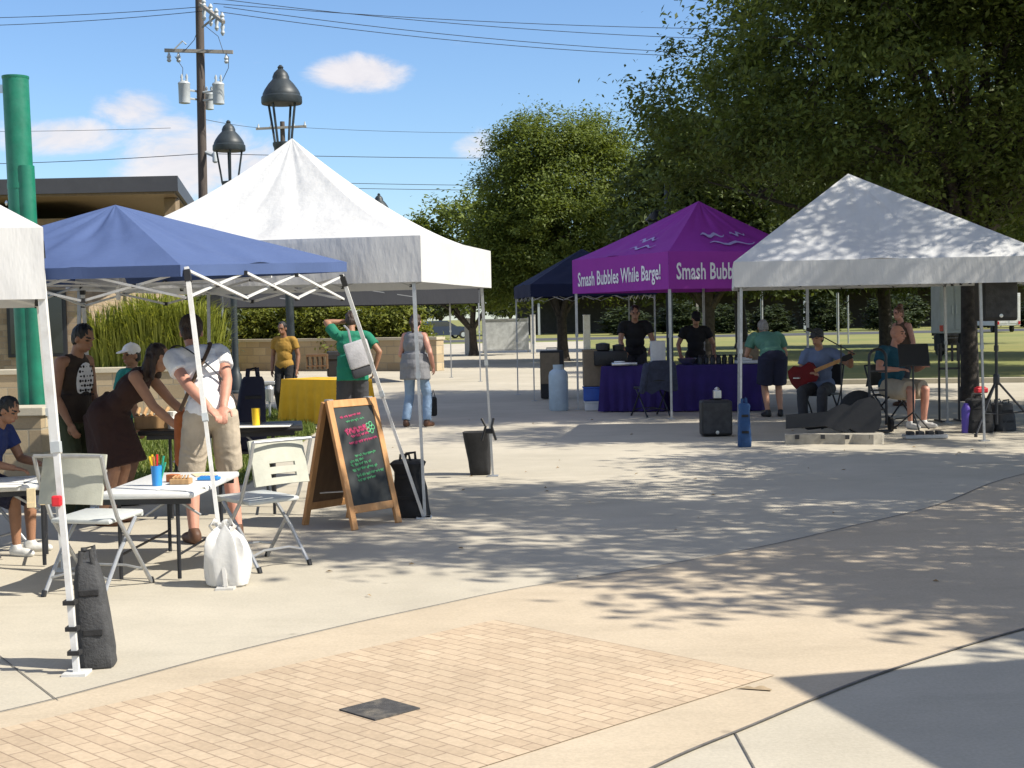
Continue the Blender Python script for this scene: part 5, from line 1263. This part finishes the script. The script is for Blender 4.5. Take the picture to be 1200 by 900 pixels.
# ================================================================== PEOPLE
def union(mb, voxel, name, it=2):
    me = mb.mesh(name)
    bm = bmesh.new(); bm.from_mesh(me); bmesh.ops.remove_doubles(bm, verts=bm.verts[:], dist=1e-5); bmesh.ops.recalc_face_normals(bm, faces=bm.faces[:]); bm.to_mesh(me); bm.free()
    o = bpy.data.objects.new('tmp', me); COL.objects.link(o)
    m = o.modifiers.new('r', 'REMESH'); m.mode = 'VOXEL'; m.voxel_size = voxel
    m = o.modifiers.new('s', 'SMOOTH'); m.factor = .5; m.iterations = it
    dg = bpy.context.evaluated_depsgraph_get(); out = bpy.data.meshes.new_from_object(o.evaluated_get(dg)); out.name = name
    bpy.data.objects.remove(o); out.polygons.foreach_set('use_smooth', [True]*len(out.polygons)); return out
M['eye'] = pm('dark eye', (.02, .015, .012), .3, .1, 20); M['lip'] = pm('lips', (.28, .10, .08), .6, .1, 30)
SK = {}
def skin(key, col):
    if key not in SK: SK[key] = pm('skin '+key, col, .55, .10, 14, .1)
    return SK[key]
def ik(s, t, l1, l2, pole):
    s, t = V(s), V(t); d = t-s; D = min(d.length, l1+l2-.004); dn = d.normalized(); D = max(D, abs(l1-l2)+.01)
    a = (l1*l1-l2*l2+D*D)/(2*D); h = math.sqrt(max(0, l1*l1-a*a)); p = V(pole); p = p-dn*p.dot(dn)
    p = p.normalized() if p.length > 1e-5 else V((0, -1, 0))
    return s+dn*a+p*h, s+dn*D
def cloth(name, col, var=.14, sc=7): return pm(name, col, .85, var, sc, .35)
from mathutils import noise as mnoise
def rough(me, nm):
    """cloth folds or hair locks as real relief"""
    if nm in ('shoe', 'cap'): return
    n = len(me.vertices); nr = np.empty(n*3); me.vertices.foreach_get('normal', nr); nr = nr.reshape(-1, 3)
    sd = (len(nm)*7.3+n*.013) % 50
    for i, v in enumerate(me.vertices):
        c = v.co
        if nm == 'hair': d = .010*mnoise.noise(V((c.x*38, c.y*38, c.z*14+sd)))+.006*mnoise.noise(V((c.x*90, c.y*90, c.z*25+sd)))
        else:
            w = mnoise.noise(V((c.x*5, c.y*5, c.z*4+sd)))
            d = .005*(1-2*abs(mnoise.noise(V((c.x*9+w*1.5+sd, c.y*9, c.z*13+w*2.5)))))-.001+.001*mnoise.noise(V((c.x*28, c.y*28, c.z*20+sd)))
        v.co = c+V(nr[i])*d
def person(label, x, y, yaw, h, sk, top, bottom, hair, lean=0, side=0, twist=0, head=(0, 0), hands=None, feet=None, sit=None, cap=None, shoes=None, female=False, vox=.010, elbow=None, knee=None, width=1.0, tilt=0):
    s = h/1.75; r = thing('person', label, 'person', (x, y, 0), yaw)
    hands = hands or {}; feet = feet or {}
    pz = .93 if sit is None else sit/s+.09
    pel = V((0, 0, pz))
    Rt = Matrix.Rotation(R(-lean), 3, 'X') @ Matrix.Rotation(R(side), 3, 'Y')
    Ry = Matrix.Rotation(R(-twist), 3, 'Z')
    Rc = Rt @ Ry
    def T(a, b, c): return pel+Rc@V((a, b, c))
    cw = (.165 if not female else .145)*width; hw = (.158 if not female else .165)*width; sw = (.185 if not female else .16)*width
    B = MB()
    tor = [((0, -.005, .02), (hw, .112*width, .125)), ((0, .0, .17), (.132*width, .098*width, .15)), ((0, .0, .34), (cw, .112*width, .165)), ((0, -.01, .45), (cw*.92, .085, .09))]
    if female: tor.append(((0, .055, .345), (.12, .075, .07)))
    else: tor.append(((0, .035, .19), (.115*width, .085*width, .13)))
    for c, q in tor: B.ell(T(*c), q, Rc)
    sh = {-1: T(-sw, -.01, .475), 1: T(sw, -.01, .475)}
    B.cap(T(-sw*.95, -.01, .475), T(sw*.95, -.01, .475), .055, .055)
    nk = T(0, .0, .51); Rh = Rt @ Ry @ Matrix.Identity(3)
    # the head is turned and tilted about the top of the neck
    Hm = Matrix.Rotation(R(-head[0]), 3, 'Z') @ Matrix.Rotation(R(-head[1]), 3, 'X') @ Matrix.Rotation(R(tilt), 3, 'Y')
    fwd = Rc@V((0, 1, 0)); neck_top = nk+(Rc@V((0, .025, .085)))
    hc = neck_top+Hm@V((0, .022, .10))
    B.cap(nk-(Rc@V((0, 0, .05))), neck_top+Hm@V((0, 0, .02)), .062, .052)
    def Hd(a, b, c): return hc+Hm@V((a, b, c))
    B.ell(Hd(0, -.008, .02), (.074, .094, .098), Hm); B.ell(Hd(0, .018, -.05), (.058, .070, .066), Hm); B.ell(Hd(0, .045, -.088), (.030, .028, .024), Hm)
    B.cap(Hd(0, .083, .012), Hd(0, .104, -.022), .009, .014); B.ell(Hd(0, .085, -.058), (.024, .014, .014), Hm); B.ell(Hd(0, .082, .034), (.05, .012, .012), Hm)
    for q in (-1, 1): B.ell(Hd(q*.074, -.005, -.012), (.012, .02, .03), Hm)
    SL = MB(); sleeve = top.get('sleeve', .55); arms = {}
    for q, k in ((-1, 'L'), (1, 'R')):
        if k in hands: t = V(hands[k])
        else: t = sh[q]+V((q*.06, .03, -.545))
        pole = (elbow or {}).get(k, (q*.6, -1, -.3))
        e, w = ik(sh[q], t, .30, .265, pole); arms[q] = (e, w)
        B.cap(sh[q], sh[q].lerp(e, .5), .052*width, .048*width); B.cap(sh[q].lerp(e, .5), e, .048*width, .040); B.cap(e, e.lerp(w, .35), .040, .041); B.cap(e.lerp(w, .35), w, .041, .028)
        # hand: palm, four curled fingers and a thumb leaving the side of the palm
        d = (w-e).normalized(); up = V((0, 0, 1)) if abs(d.z) < .8 else V((0, 1, 0))
        la = d.cross(up).normalized(); nr = la.cross(d).normalized()
        if abs(d.z) >= .8: la, nr = nr, la*1
        Mh = Matrix((la, nr, d)).transposed()
        B.ell(w+d*.045, (.040, .018, .055), Mh, 12, 8)
        for fi, (o_, ln_) in enumerate([(-.029, .062), (-.010, .072), (.010, .068), (.028, .054)]):
            b0 = w+d*.078+la*o_; b1 = b0+d*ln_*.5-nr*.004*q; b2 = b1+(d*.8-nr*.6).normalized()*ln_*.32; b3 = b2+(d*.4-nr*.9).normalized()*ln_*.26
            B.cap(b0, b1, .0092, .0088, 8, 3); B.cap(b1, b2, .0088, .0082, 8, 3); B.cap(b2, b3, .0082, .0074, 8, 3)
        t0 = w+d*.025+la*.030*(-1); t1 = t0-la*.026+d*.028-nr*.008; t2 = t1-la*.004+d*.028-nr*.010
        B.cap(t0, t1, .012, .011, 8, 3); B.cap(t1, t2, .010, .0085, 8, 3)
        if sleeve > 0:
            f = min(sleeve, 1); SL.cap(sh[q]+(sh[-q]-sh[q]).normalized()*.03, sh[q].lerp(e, .12), .066*width, .066*width); SL.tube([sh[q], sh[q].lerp(e, f)], [.066*width, .062*width if f > .9 else .070*width], 14)
            if sleeve > 1: SL.cap(e, e, .058, .058); SL.tube([e, e.lerp(w, min(1, sleeve-1))], [.056, .043], 14)
    BT = MB(); SHO = []; legs = {}
    blen = bottom.get('len', 1.0); wide = bottom.get('wide', 1.0)
    for q, k in ((-1, 'L'), (1, 'R')):
        hip = pel+Matrix.Rotation(R(-lean*.15), 3, 'X')@V((q*.092, 0, -.03))
        ft = feet.get(k, (q*.10, 0.0) if sit is None else (q*.13, .44))
        an = V((ft[0], ft[1]-.03, .085+(ft[2] if len(ft) > 2 else 0)))
        kn, an = ik(hip, an, .435, .415, (knee or {}).get(k, (q*.12, 1, 0.15 if sit else 0)))
        legs[q] = (hip, kn, an)
        B.cap(hip, hip.lerp(kn, .55), .088*width, .072*width); B.cap(hip.lerp(kn, .55), kn, .072*width, .056); B.cap(kn, kn.lerp(an, .32), .054, .056); B.cap(kn.lerp(an, .32), an, .056, .036)
        fd = V((q*.22, 1, 0)).normalized(); heel = V((an.x, an.y, max(an.z-.045, .035)))-fd*.03
        if len(ft) > 3: fd = V((ft[3], ft[4], 0)).normalized()
        toe = heel+fd*.19; toe.z = max(heel.z-.008, .025)
        B.cap(heel, toe-fd*.05, .036, .034); B.cap(toe-fd*.05, toe, .036, .024)
        Z = MB(); Z.cap(heel, toe-fd*.05, .045, .043); Z.cap(toe-fd*.05, toe+V((0, 0, -.002)), .045, .032); Z.cap(heel+V((0, 0, .02)), an, .044, .044); SHO.append(Z)
        rr_ = 1.13*wide
        if blen > 0 and not bottom.get('skirt'):
            BT.cap(pel+V((q*.05, 0, 0)), hip, .115*width, .10*width)
            if blen <= .52: BT.tube([hip+V((0, 0, .02)), hip.lerp(kn, blen*2*.5), hip.lerp(kn, blen*2)], [.098*width*rr_/1.08, .088*width*rr_, .080*width*rr_*1.06], 16)
            else:
                BT.cap(hip, kn, .092*width*rr_/1.05, .064*rr_); f = (blen-.5)*2; BT.tube([kn, kn.lerp(an, .4), kn.lerp(an, f)], [.064*rr_, .064*rr_, .054*rr_*1.08], 14)
    me = union(B, vox*.78, 'body'); me.transform(Matrix.Scale(s, 4))
    smat = skin(*sk)
    for mm in (smat, M['eye'], M['lip']): me.materials.append(mm)
    Hi = Hm.inverted()
    for p in me.polygons:
        c = Hi@(p.center/s-hc)
        if c.y > .055 and abs(c.z) < .1:
            ax_ = abs(c.x)
            if ((ax_-.031)/.015)**2+((c.z-.012)/.008)**2 < 1: p.material_index = 1
            elif ((ax_-.032)/.021)**2+((c.z-.040)/.006)**2 < 1: p.material_index = 1
            elif (c.x/.023)**2+((c.z+.060)/.007)**2 < 1: p.material_index = 2
    o = bpy.data.objects.new('body', me); COL.objects.link(o); o.parent = r
    def part(mb, nm, m, vx=None, it=2, par=None):
        if not mb.v: return None
        q = union(mb, vx or vox, nm, it); rough(q, nm); q.transform(Matrix.Scale(s, 4)); q.materials.append(m)
        o = bpy.data.objects.new(nm, q); COL.objects.link(o); o.parent = par or r; return o
    # shirt or dress
    TP = MB(); g = top.get('loose', .016); hem = top.get('hem', -.02)
    for i, (c, q) in enumerate(tor):
        if i == 0: q = (q[0]+g*.6, q[1]+g*.6, max(.06, .125+hem*-1*.3))
        TP.ell(T(*c), (q[0]+g, q[1]+g, q[2]+(.006 if i else 0)), Rc)
    if hem < -.03:
        TP.tube([T(0, 0, .2), T(0, 0, .05), T(0, 0, hem)], [hw*.98+g, hw+g*1.3, hw+g*1.6], 20, flat=.78)
    if top.get('dress'):
        for q in (-1, 1): TP.cap(legs[q][0]+V((0, 0, .05)), legs[q][0].lerp(legs[q][1], .6), .125, .105)
        TP.ell(T(0, -.02, .03), (.19, .15, .17), Rc)
        kz = pel.lerp((legs[-1][1]+legs[1][1])/2, top['dress']); TP.tube([T(0, 0, .16), pel, kz], [.15, .20, .25], 22, flat=.85)
    if sleeve > 0:
        TP.cap(T(-sw*.9, -.01, .475), T(sw*.9, -.01, .475), .066, .066); b = len(TP.v); TP.v += SL.v; TP.f += [[b+i for i in f] for f in SL.f]; TP.mi += SL.mi
    else:
        for q in (-1, 1): TP.cap(T(q*.10, .0, .40), T(q*.10, -.01, .515), .045, .030)
    part(TP, top.get('name', 'shirt'), top['mat'], vox, 3)
    if not top.get('dress'):
        if bottom.get('skirt'):
            BT.ell(T(0, 0, .02), (hw+.03, .14, .14), Rt); kz = (legs[-1][1]+legs[1][1])/2; BT.tube([pel+V((0, 0, .06)), pel.lerp(kz, .5), pel.lerp(kz, bottom['skirt'])], [.17, .21, .24], 20, flat=.85)
        else: BT.ell(T(0, -.005, .0), (hw+.016, .128*width, .13), Matrix.Rotation(R(-lean*.5), 3, 'X'))
        part(BT, bottom.get('name', 'trousers'), bottom['mat'], vox, 2)
    if shoes:
        for Z in SHO: part(Z, 'shoe', shoes, .011, 2)
    # hair / cap
    HR = MB(); st = hair.get('style', 'short')
    if st != 'bald':
        HR.ell(Hd(0, -.022, .035), (.083, .096, .094), Hm); HR.ell(Hd(0, -.045, -.01), (.078, .065, .085), Hm)
        if st == 'curly':
            rg = random.Random(5)
            for i in range(26):
                a_ = rg.uniform(0, 6.28); e_ = rg.uniform(.1, 1.5); HR.ell(Hd(.083*math.cos(a_)*math.cos(e_), -.025+.095*math.sin(a_)*math.cos(e_)*(1 if math.sin(a_) < .3 else .8), .05+.09*math.sin(e_)), (.025, .025, .022), Hm)
        if st in ('long', 'pony'):
            HR.cap(Hd(-.045, -.06, -.02), Hd(-.05, -.075, -.20) if st == 'long' else Hd(0, -.10, -.02), .05, .045); HR.cap(Hd(.045, -.06, -.02), Hd(.05, -.075, -.20) if st == 'long' else Hd(0, -.10, -.02), .05, .045)
            if st == 'pony': HR.cap(Hd(0, -.11, .02), Hd(0, -.15, -.05), .035, .04); HR.cap(Hd(0, -.15, -.05), Hd(0, -.13, -.20), .04, .015)
            else: HR.cap(Hd(.075, -.01, .02), Hd(.082, .0, -.16), .022, .028); HR.cap(Hd(-.075, -.01, .02), Hd(-.082, .0, -.16), .022, .028)
        if st == 'bun': HR.ell(Hd(0, -.07, .12), (.055, .055, .05), Hm)
        part(HR, 'hair', hair['mat'], .009, 2)
    if cap:
        CP = MB(); CP.ell(Hd(0, -.014, .052), (.088, .107, .082), Hm); CP.ell(Hd(0, .115, .048), (.062, .072, .010), Hm @ Matrix.Rotation(R(-10), 3, 'X')); CP.ell(Hd(0, -.014, .135), (.01, .01, .008), Hm)
        part(CP, 'cap', cap, .0085, 1)
    POSE[r.name] = (pel, Rc, s)
    return r
POSE = {}
HAIR = {'black': pm('black hair', (.008, .007, .007), .5, .4, 30, .5), 'brown': pm('dark brown hair', (.035, .018, .010), .5, .4, 30, .5), 'auburn': pm('auburn hair', (.14, .06, .03), .5, .4, 30, .5), 'grey': pm('grey hair', (.25, .23, .21), .6, .3, 30, .5)}
S_TAN, S_MED, S_PINK, S_DK = ('tanned', (.42, .22, .135)), ('brown', (.30, .15, .085)), ('pink', (.52, .25, .175)), ('deep brown', (.22, .105, .06))
C = {n: cloth(n+' cloth', c) for n, c in dict(white=(.74, .73, .73), khaki=(.44, .37, .28), olive=(.045, .055, .025), choc=(.040, .016, .012), darkbrown=(.035, .022, .015), teal=(.0, .16, .13), green=(.006, .16, .09), navy=(.010, .012, .035), grey=(.19, .19, .20), denim=(.20, .29, .42),
     black=(.010, .010, .011), mustard=(.30, .17, .025), sage=(.085, .21, .15), steelblue=(.13, .17, .28), petrol=(.006, .07, .11), beige=(.40, .33, .24), royal=(.015, .03, .13), dkgrey=(.04, .04, .045), brown=(.10, .06, .035)).items()}
SHOE = {'white': pm('white trainer', (.6, .6, .58), .6, .1, 10), 'black': pm('black shoe', (.012, .012, .013), .5, .2, 10), 'brown': pm('brown sandal leather', (.09, .04, .02), .6, .2, 10)}

# man in white leaning over the table, hands behind his back
q = gp(258, 632)
man = person('man in a white shirt and khaki shorts bending forward with hands clasped behind his back', q.x-.02, q.y-.10, R(22), 1.80, S_PINK, dict(mat=C['white'], sleeve=.55, hem=-.03, loose=.017), dict(mat=C['khaki'], len=.47, wide=1.02, name='shorts'), dict(mat=HAIR['brown']), lean=33, side=-6, head=(10, 22),
       hands={'L': (-.035, -.17, .96), 'R': (.06, -.18, .95)}, elbow={'L': (-1, -.55, -.1), 'R': (1, -.55, -.1)}, feet={'L': (-.15, 0), 'R': (.17, .05)}, cap=C['darkbrown'], shoes=SHOE['brown'], vox=.009, width=.98)
def strap(pts, nm, m, par, w=.018):
    pe_, rc_, sc_ = POSE[par.name]; pts = [(pe_+rc_@V(p))*sc_ for p in pts]
    k = MB(); k.tube(smooth([V(p) for p in pts], 5), w, 6, flat=.3); o = k.build(nm, m, par, True); return o
strap([(-.17, .10, .50), (-.15, .0, .565), (-.10, -.10, .50), (-.02, -.155, .36), (.06, -.145, .25), (.145, -.09, .13), (.20, 0, .05)], 'bag_strap', M['black_cloth'], man, .014)
strap([(.13, .10, .50), (.12, .0, .565), (.09, -.11, .48), (.02, -.158, .36), (-.06, -.148, .25), (-.15, -.09, .12), (-.21, 0, .04)], 'bag_strap', C['brown'], man, .016)
# young man standing, patterned front
ym = person('young man in a dark sleeveless top and olive trousers looking down at the table', -3.60, 11.85, R(-112), 1.64, S_MED, dict(mat=C['darkbrown'], sleeve=0, hem=-.04), dict(mat=C['olive'], len=1.0), dict(mat=HAIR['black']), lean=6, head=(4, 24), hands={'L': (-.24, .12, .86), 'R': (.24, .16, .88)}, shoes=SHOE['black'], vox=.009)
k = MB(); rgp = random.Random(4)
k.ell((0, .135, 1.16), (.105, .025, .15), Matrix.Rotation(R(-6), 3, 'X')); k.cur = 1
for i in range(7):
    for j in range(5):
        a_ = -.07+.035*j+(.017 if i % 2 else 0)+rgp.uniform(-.006, .006); z_ = -.115+.038*i; k.ell((a_, .158-.12*(a_*a_+z_*z_*.5)*6*.3, 1.16+z_), (.012, .007, .007+.006*((i+j) % 2)), None, 8, 5)
k.build('printed_panel', [C['white'], C['black']], ym, True)
# woman leaning over the black table
person('woman with long brown hair in a dark brown dress leaning over the black table', -3.27, 11.66, R(-98), 1.64, S_TAN, dict(mat=C['choc'], sleeve=0, dress=.95, name='dress'), dict(mat=C['choc'], len=0), dict(mat=HAIR['brown'], style='long'), lean=45, head=(-4, 14),
       hands={'L': (-.10, .74, .88), 'R': (.12, .68, .84)}, elbow={'L': (-.6, -.3, -1), 'R': (.6, -.3, -1)}, shoes=SHOE['brown'], female=True, vox=.009)
# child with white cap behind her
kid = person('child in a teal shirt and white backwards cap behind the woman in brown', -3.50, 12.9, R(-55), 1.46, S_MED, dict(mat=C['teal'], sleeve=.6), dict(mat=C['navy'], len=.5, name='shorts'), dict(mat=HAIR['black'], style='short'), lean=14, head=(160, 4), cap=C['white'], shoes=SHOE['black'], female=True)
# seated boy at the left edge
person('boy with dark hair seated at the left edge bent over the table', -3.80, 10.28, R(-100), 1.38, S_MED, dict(mat=C['royal'], sleeve=.6), dict(mat=C['navy'], len=.5, name='shorts'), dict(mat=HAIR['black']), lean=22, sit=.46, head=(8, 30), hands={'L': (-.12, .52, .80), 'R': (.26, .48, .80)}, shoes=SHOE['white'], vox=.009)
# dark person / backpack just right of the man in white
q = dp(290, 455, 13.2); weight_bag('dark navy backpack behind the man in white', (q.x, 13.2, .45), R(20), .28, .2, .66, C['navy'], .7, True, .05, 'backpack', 'bag')
k = MB(); k.box((q.x, 13.25, .43), (.42, .36, .03), .2, .01); [k.tube([(q.x+a_, 13.25+b_, 0), (q.x+a_*.9, 13.25+b_*.9, .42)], .014, 6) for a_ in (-.18, .18) for b_ in (-.14, .14)]; tag(k.build('stool', M['dark_metal']), 'small dark stool holding the navy backpack', 'stool')
# vendor in mustard by the lamp post
q = dp(333, 400, 24.6); person('person in a mustard shirt standing behind the yellow table', q.x, 24.6, R(165), 1.62, S_DK, dict(mat=C['mustard'], sleeve=.55), dict(mat=C['black'], len=1.0), dict(mat=HAIR['black']), head=(0, 15), shoes=SHOE['black'], vox=.012)
# man in green with a grey tote
q = dp(413, 430, 19.8)
gm = person('man in a green shirt with a grey tote bag seen from behind', q.x, 19.8, R(12), 1.74, S_MED, dict(mat=C['green'], sleeve=.62, hem=-.14, loose=.03), dict(mat=C['dkgrey'], len=.5, wide=1.1, name='shorts'), dict(mat=HAIR['brown']), lean=4, head=(15, 18), hands={'L': (-.06, .24, 1.60), 'R': (.30, -.02, .93)}, elbow={'L': (-1, .1, .15), 'R': (.8, -.6, -.3)}, shoes=SHOE['black'], vox=.011, width=1.1)
tb_ = thing('tote_bag', 'pale grey tote bag slung on the back of the man in green', 'bag', (q.x+.11, 19.58, .98), R(15))
k = MB(); k.box((0, 0, .17), (.33, .10, .36), Matrix.Rotation(R(-16), 3, 'Y'), .03); k.build('bag_body', C['grey'] if False else pm('pale grey canvas', (.42, .41, .42), .9, .15, 8, .4), tb_, True)
k = MB(); k.tube([(-.10, .0, .33), (-.12, .06, .50), (-.16, .16, .56)], .016, 6, flat=.35); k.build('strap', C['grey'], tb_, True)
k = MB(); k.box((.04, .02, -.07), (.26, .1, .14), Matrix.Rotation(R(-16), 3, 'Y'), .03); k.build('lower_panel', C['dkgrey'], tb_, True)
# woman in grey and jeans
q = gp(488, 500)
wm = person('woman in a grey sleeveless top and blue jeans walking away by the white tent leg', q.x, q.y, R(-18), 1.69, S_PINK, dict(mat=C['grey'], sleeve=0, hem=-.20, loose=.05), dict(mat=C['denim'], len=.98, wide=1.0, name='jeans'), dict(mat=HAIR['brown'], style='pony'), lean=3, head=(0, 8), hands={'L': (-.14, .20, .98), 'R': (.27, .08, .92)}, feet={'L': (-.16, .0), 'R': (.17, .05)}, shoes=SHOE['brown'], female=True, vox=.011)
q = dp(508, 475, 22.6); k = MB(); k.box((q.x+.0, 22.6, .24), (.10, .14, .30), .2, .03); k.tube([(q.x-.03, 22.6, .38), (q.x, 22.6, .5), (q.x+.03, 22.6, .38)], .008, 6); tag(k.build('small_bag', M['black_cloth']), 'small black bag standing beside the woman in jeans', 'bag')
# two vendors under the purple canopy
q = dp(744, 400, 25.0); person('man in a black shirt working over the left purple table', q.x, 25.0, R(178), 1.80, S_TAN, dict(mat=C['black'], sleeve=.55), dict(mat=C['dkgrey'], len=1), dict(mat=HAIR['brown']), lean=12, head=(0, 24), hands={'L': (-.24, .36, .98), 'R': (.20, .40, .96)}, shoes=SHOE['black'], vox=.011, width=1.1)
q = dp(815, 400, 24.9); person('person in a black shirt and black cap behind the right purple table', q.x, 24.9, R(180), 1.66, S_TAN, dict(mat=C['black'], sleeve=.55), dict(mat=C['dkgrey'], len=1), dict(mat=HAIR['black']), lean=6, head=(0, 28), hands={'L': (-.30, .22, .95), 'R': (.30, .22, .95)}, shoes=SHOE['black'], vox=.011, width=1.05, cap=C['black'])
# man in sage green bending away
q = gp(906, 488); person('man in a sage green shirt and navy shorts bending away over the purple table', q.x, q.y-.05, R(6), 1.74, S_TAN, dict(mat=C['sage'], sleeve=.6, hem=-.02), dict(mat=C['navy'], len=.47, wide=1.15, name='shorts'), dict(mat=HAIR['grey']), lean=52, head=(0, 20), hands={'L': (-.2, .62, .92), 'R': (.2, .62, .92)}, shoes=SHOE['black'], vox=.011, width=1.15)
# guitarist
gt = person('seated guitarist in a blue grey shirt and dark cap holding a red guitar', 4.33, 20.25, R(150), 1.76, S_TAN, dict(mat=C['steelblue'], sleeve=.6), dict(mat=C['dkgrey'], len=1), dict(mat=HAIR['brown']), lean=10, sit=.46, head=(8, 12), hands={'L': (-.50, .30, .98), 'R': (.06, .28, .74)}, elbow={'L': (-1, 0, -.8), 'R': (1, -.6, -.4)}, cap=C['dkgrey'], shoes=SHOE['white'], vox=.011, width=1.05)
Mg = wmat(gt)
g_ = thing('guitar', 'red electric guitar across the lap of the seated guitarist', 'guitar', (4.33, 20.25, 0), R(150))
X_, Y_ = V((-.93, .10, .36)).normalized(), V((.34, .25, .90)).normalized(); Og = V((.18, .25, .72))
def oval(l0, pts): return [(x, w) for x, w in pts]+[(x, -w) for x, w in reversed(pts)]
k = MB(); k.plate(oval(0, [(-.20, .05), (-.17, .14), (-.08, .17), (.02, .12), (.08, .125), (.15, .145), (.21, .10), (.22, .03)]), Og, X_, Y_, .05); bd = k.build('guitar_body', M['guitar_red'], g_)
k = MB(); k.plate(oval(0, [(.20, .026), (.62, .022)]), Og+X_.cross(Y_)*.04, X_, Y_, .022); nk_ = k.build('neck', M['frame_wood'], g_)
k = MB(); k.plate(oval(0, [(.62, .022), (.66, .04), (.78, .035)]), Og+X_.cross(Y_)*.035, X_, Y_, .018); k.build('headstock', M['black_plastic'], nk_)
k = MB(); k.box(Og+X_*-.08+X_.cross(Y_)*.055, (.09, .09, .012)); k.build('bridge', M['steel'], bd)
# man in teal, seated behind the music stand
person('seated man in a petrol blue shirt and beige shorts behind the music stand', 5.18, 19.75, R(215), 1.80, S_PINK, dict(mat=C['petrol'], sleeve=.6), dict(mat=C['beige'], len=.46, wide=1.12, name='shorts'), dict(mat=HAIR['grey'], style='bald'), lean=4, sit=.46, head=(-20, 4), hands={'L': (-.14, .40, .80), 'R': (.30, .36, .78)}, shoes=SHOE['white'], vox=.011, width=1.18)
# woman behind him with her hair up
q = dp(1060, 400, 24.0); person('woman with auburn hair pinned up standing behind the man in petrol blue', q.x, 24.0, R(120), 1.66, S_PINK, dict(mat=C['brown'], sleeve=0), dict(mat=C['dkgrey'], len=1), dict(mat=HAIR['auburn'], style='bun'), lean=8, head=(0, 10), shoes=SHOE['brown'], female=True, vox=.012)
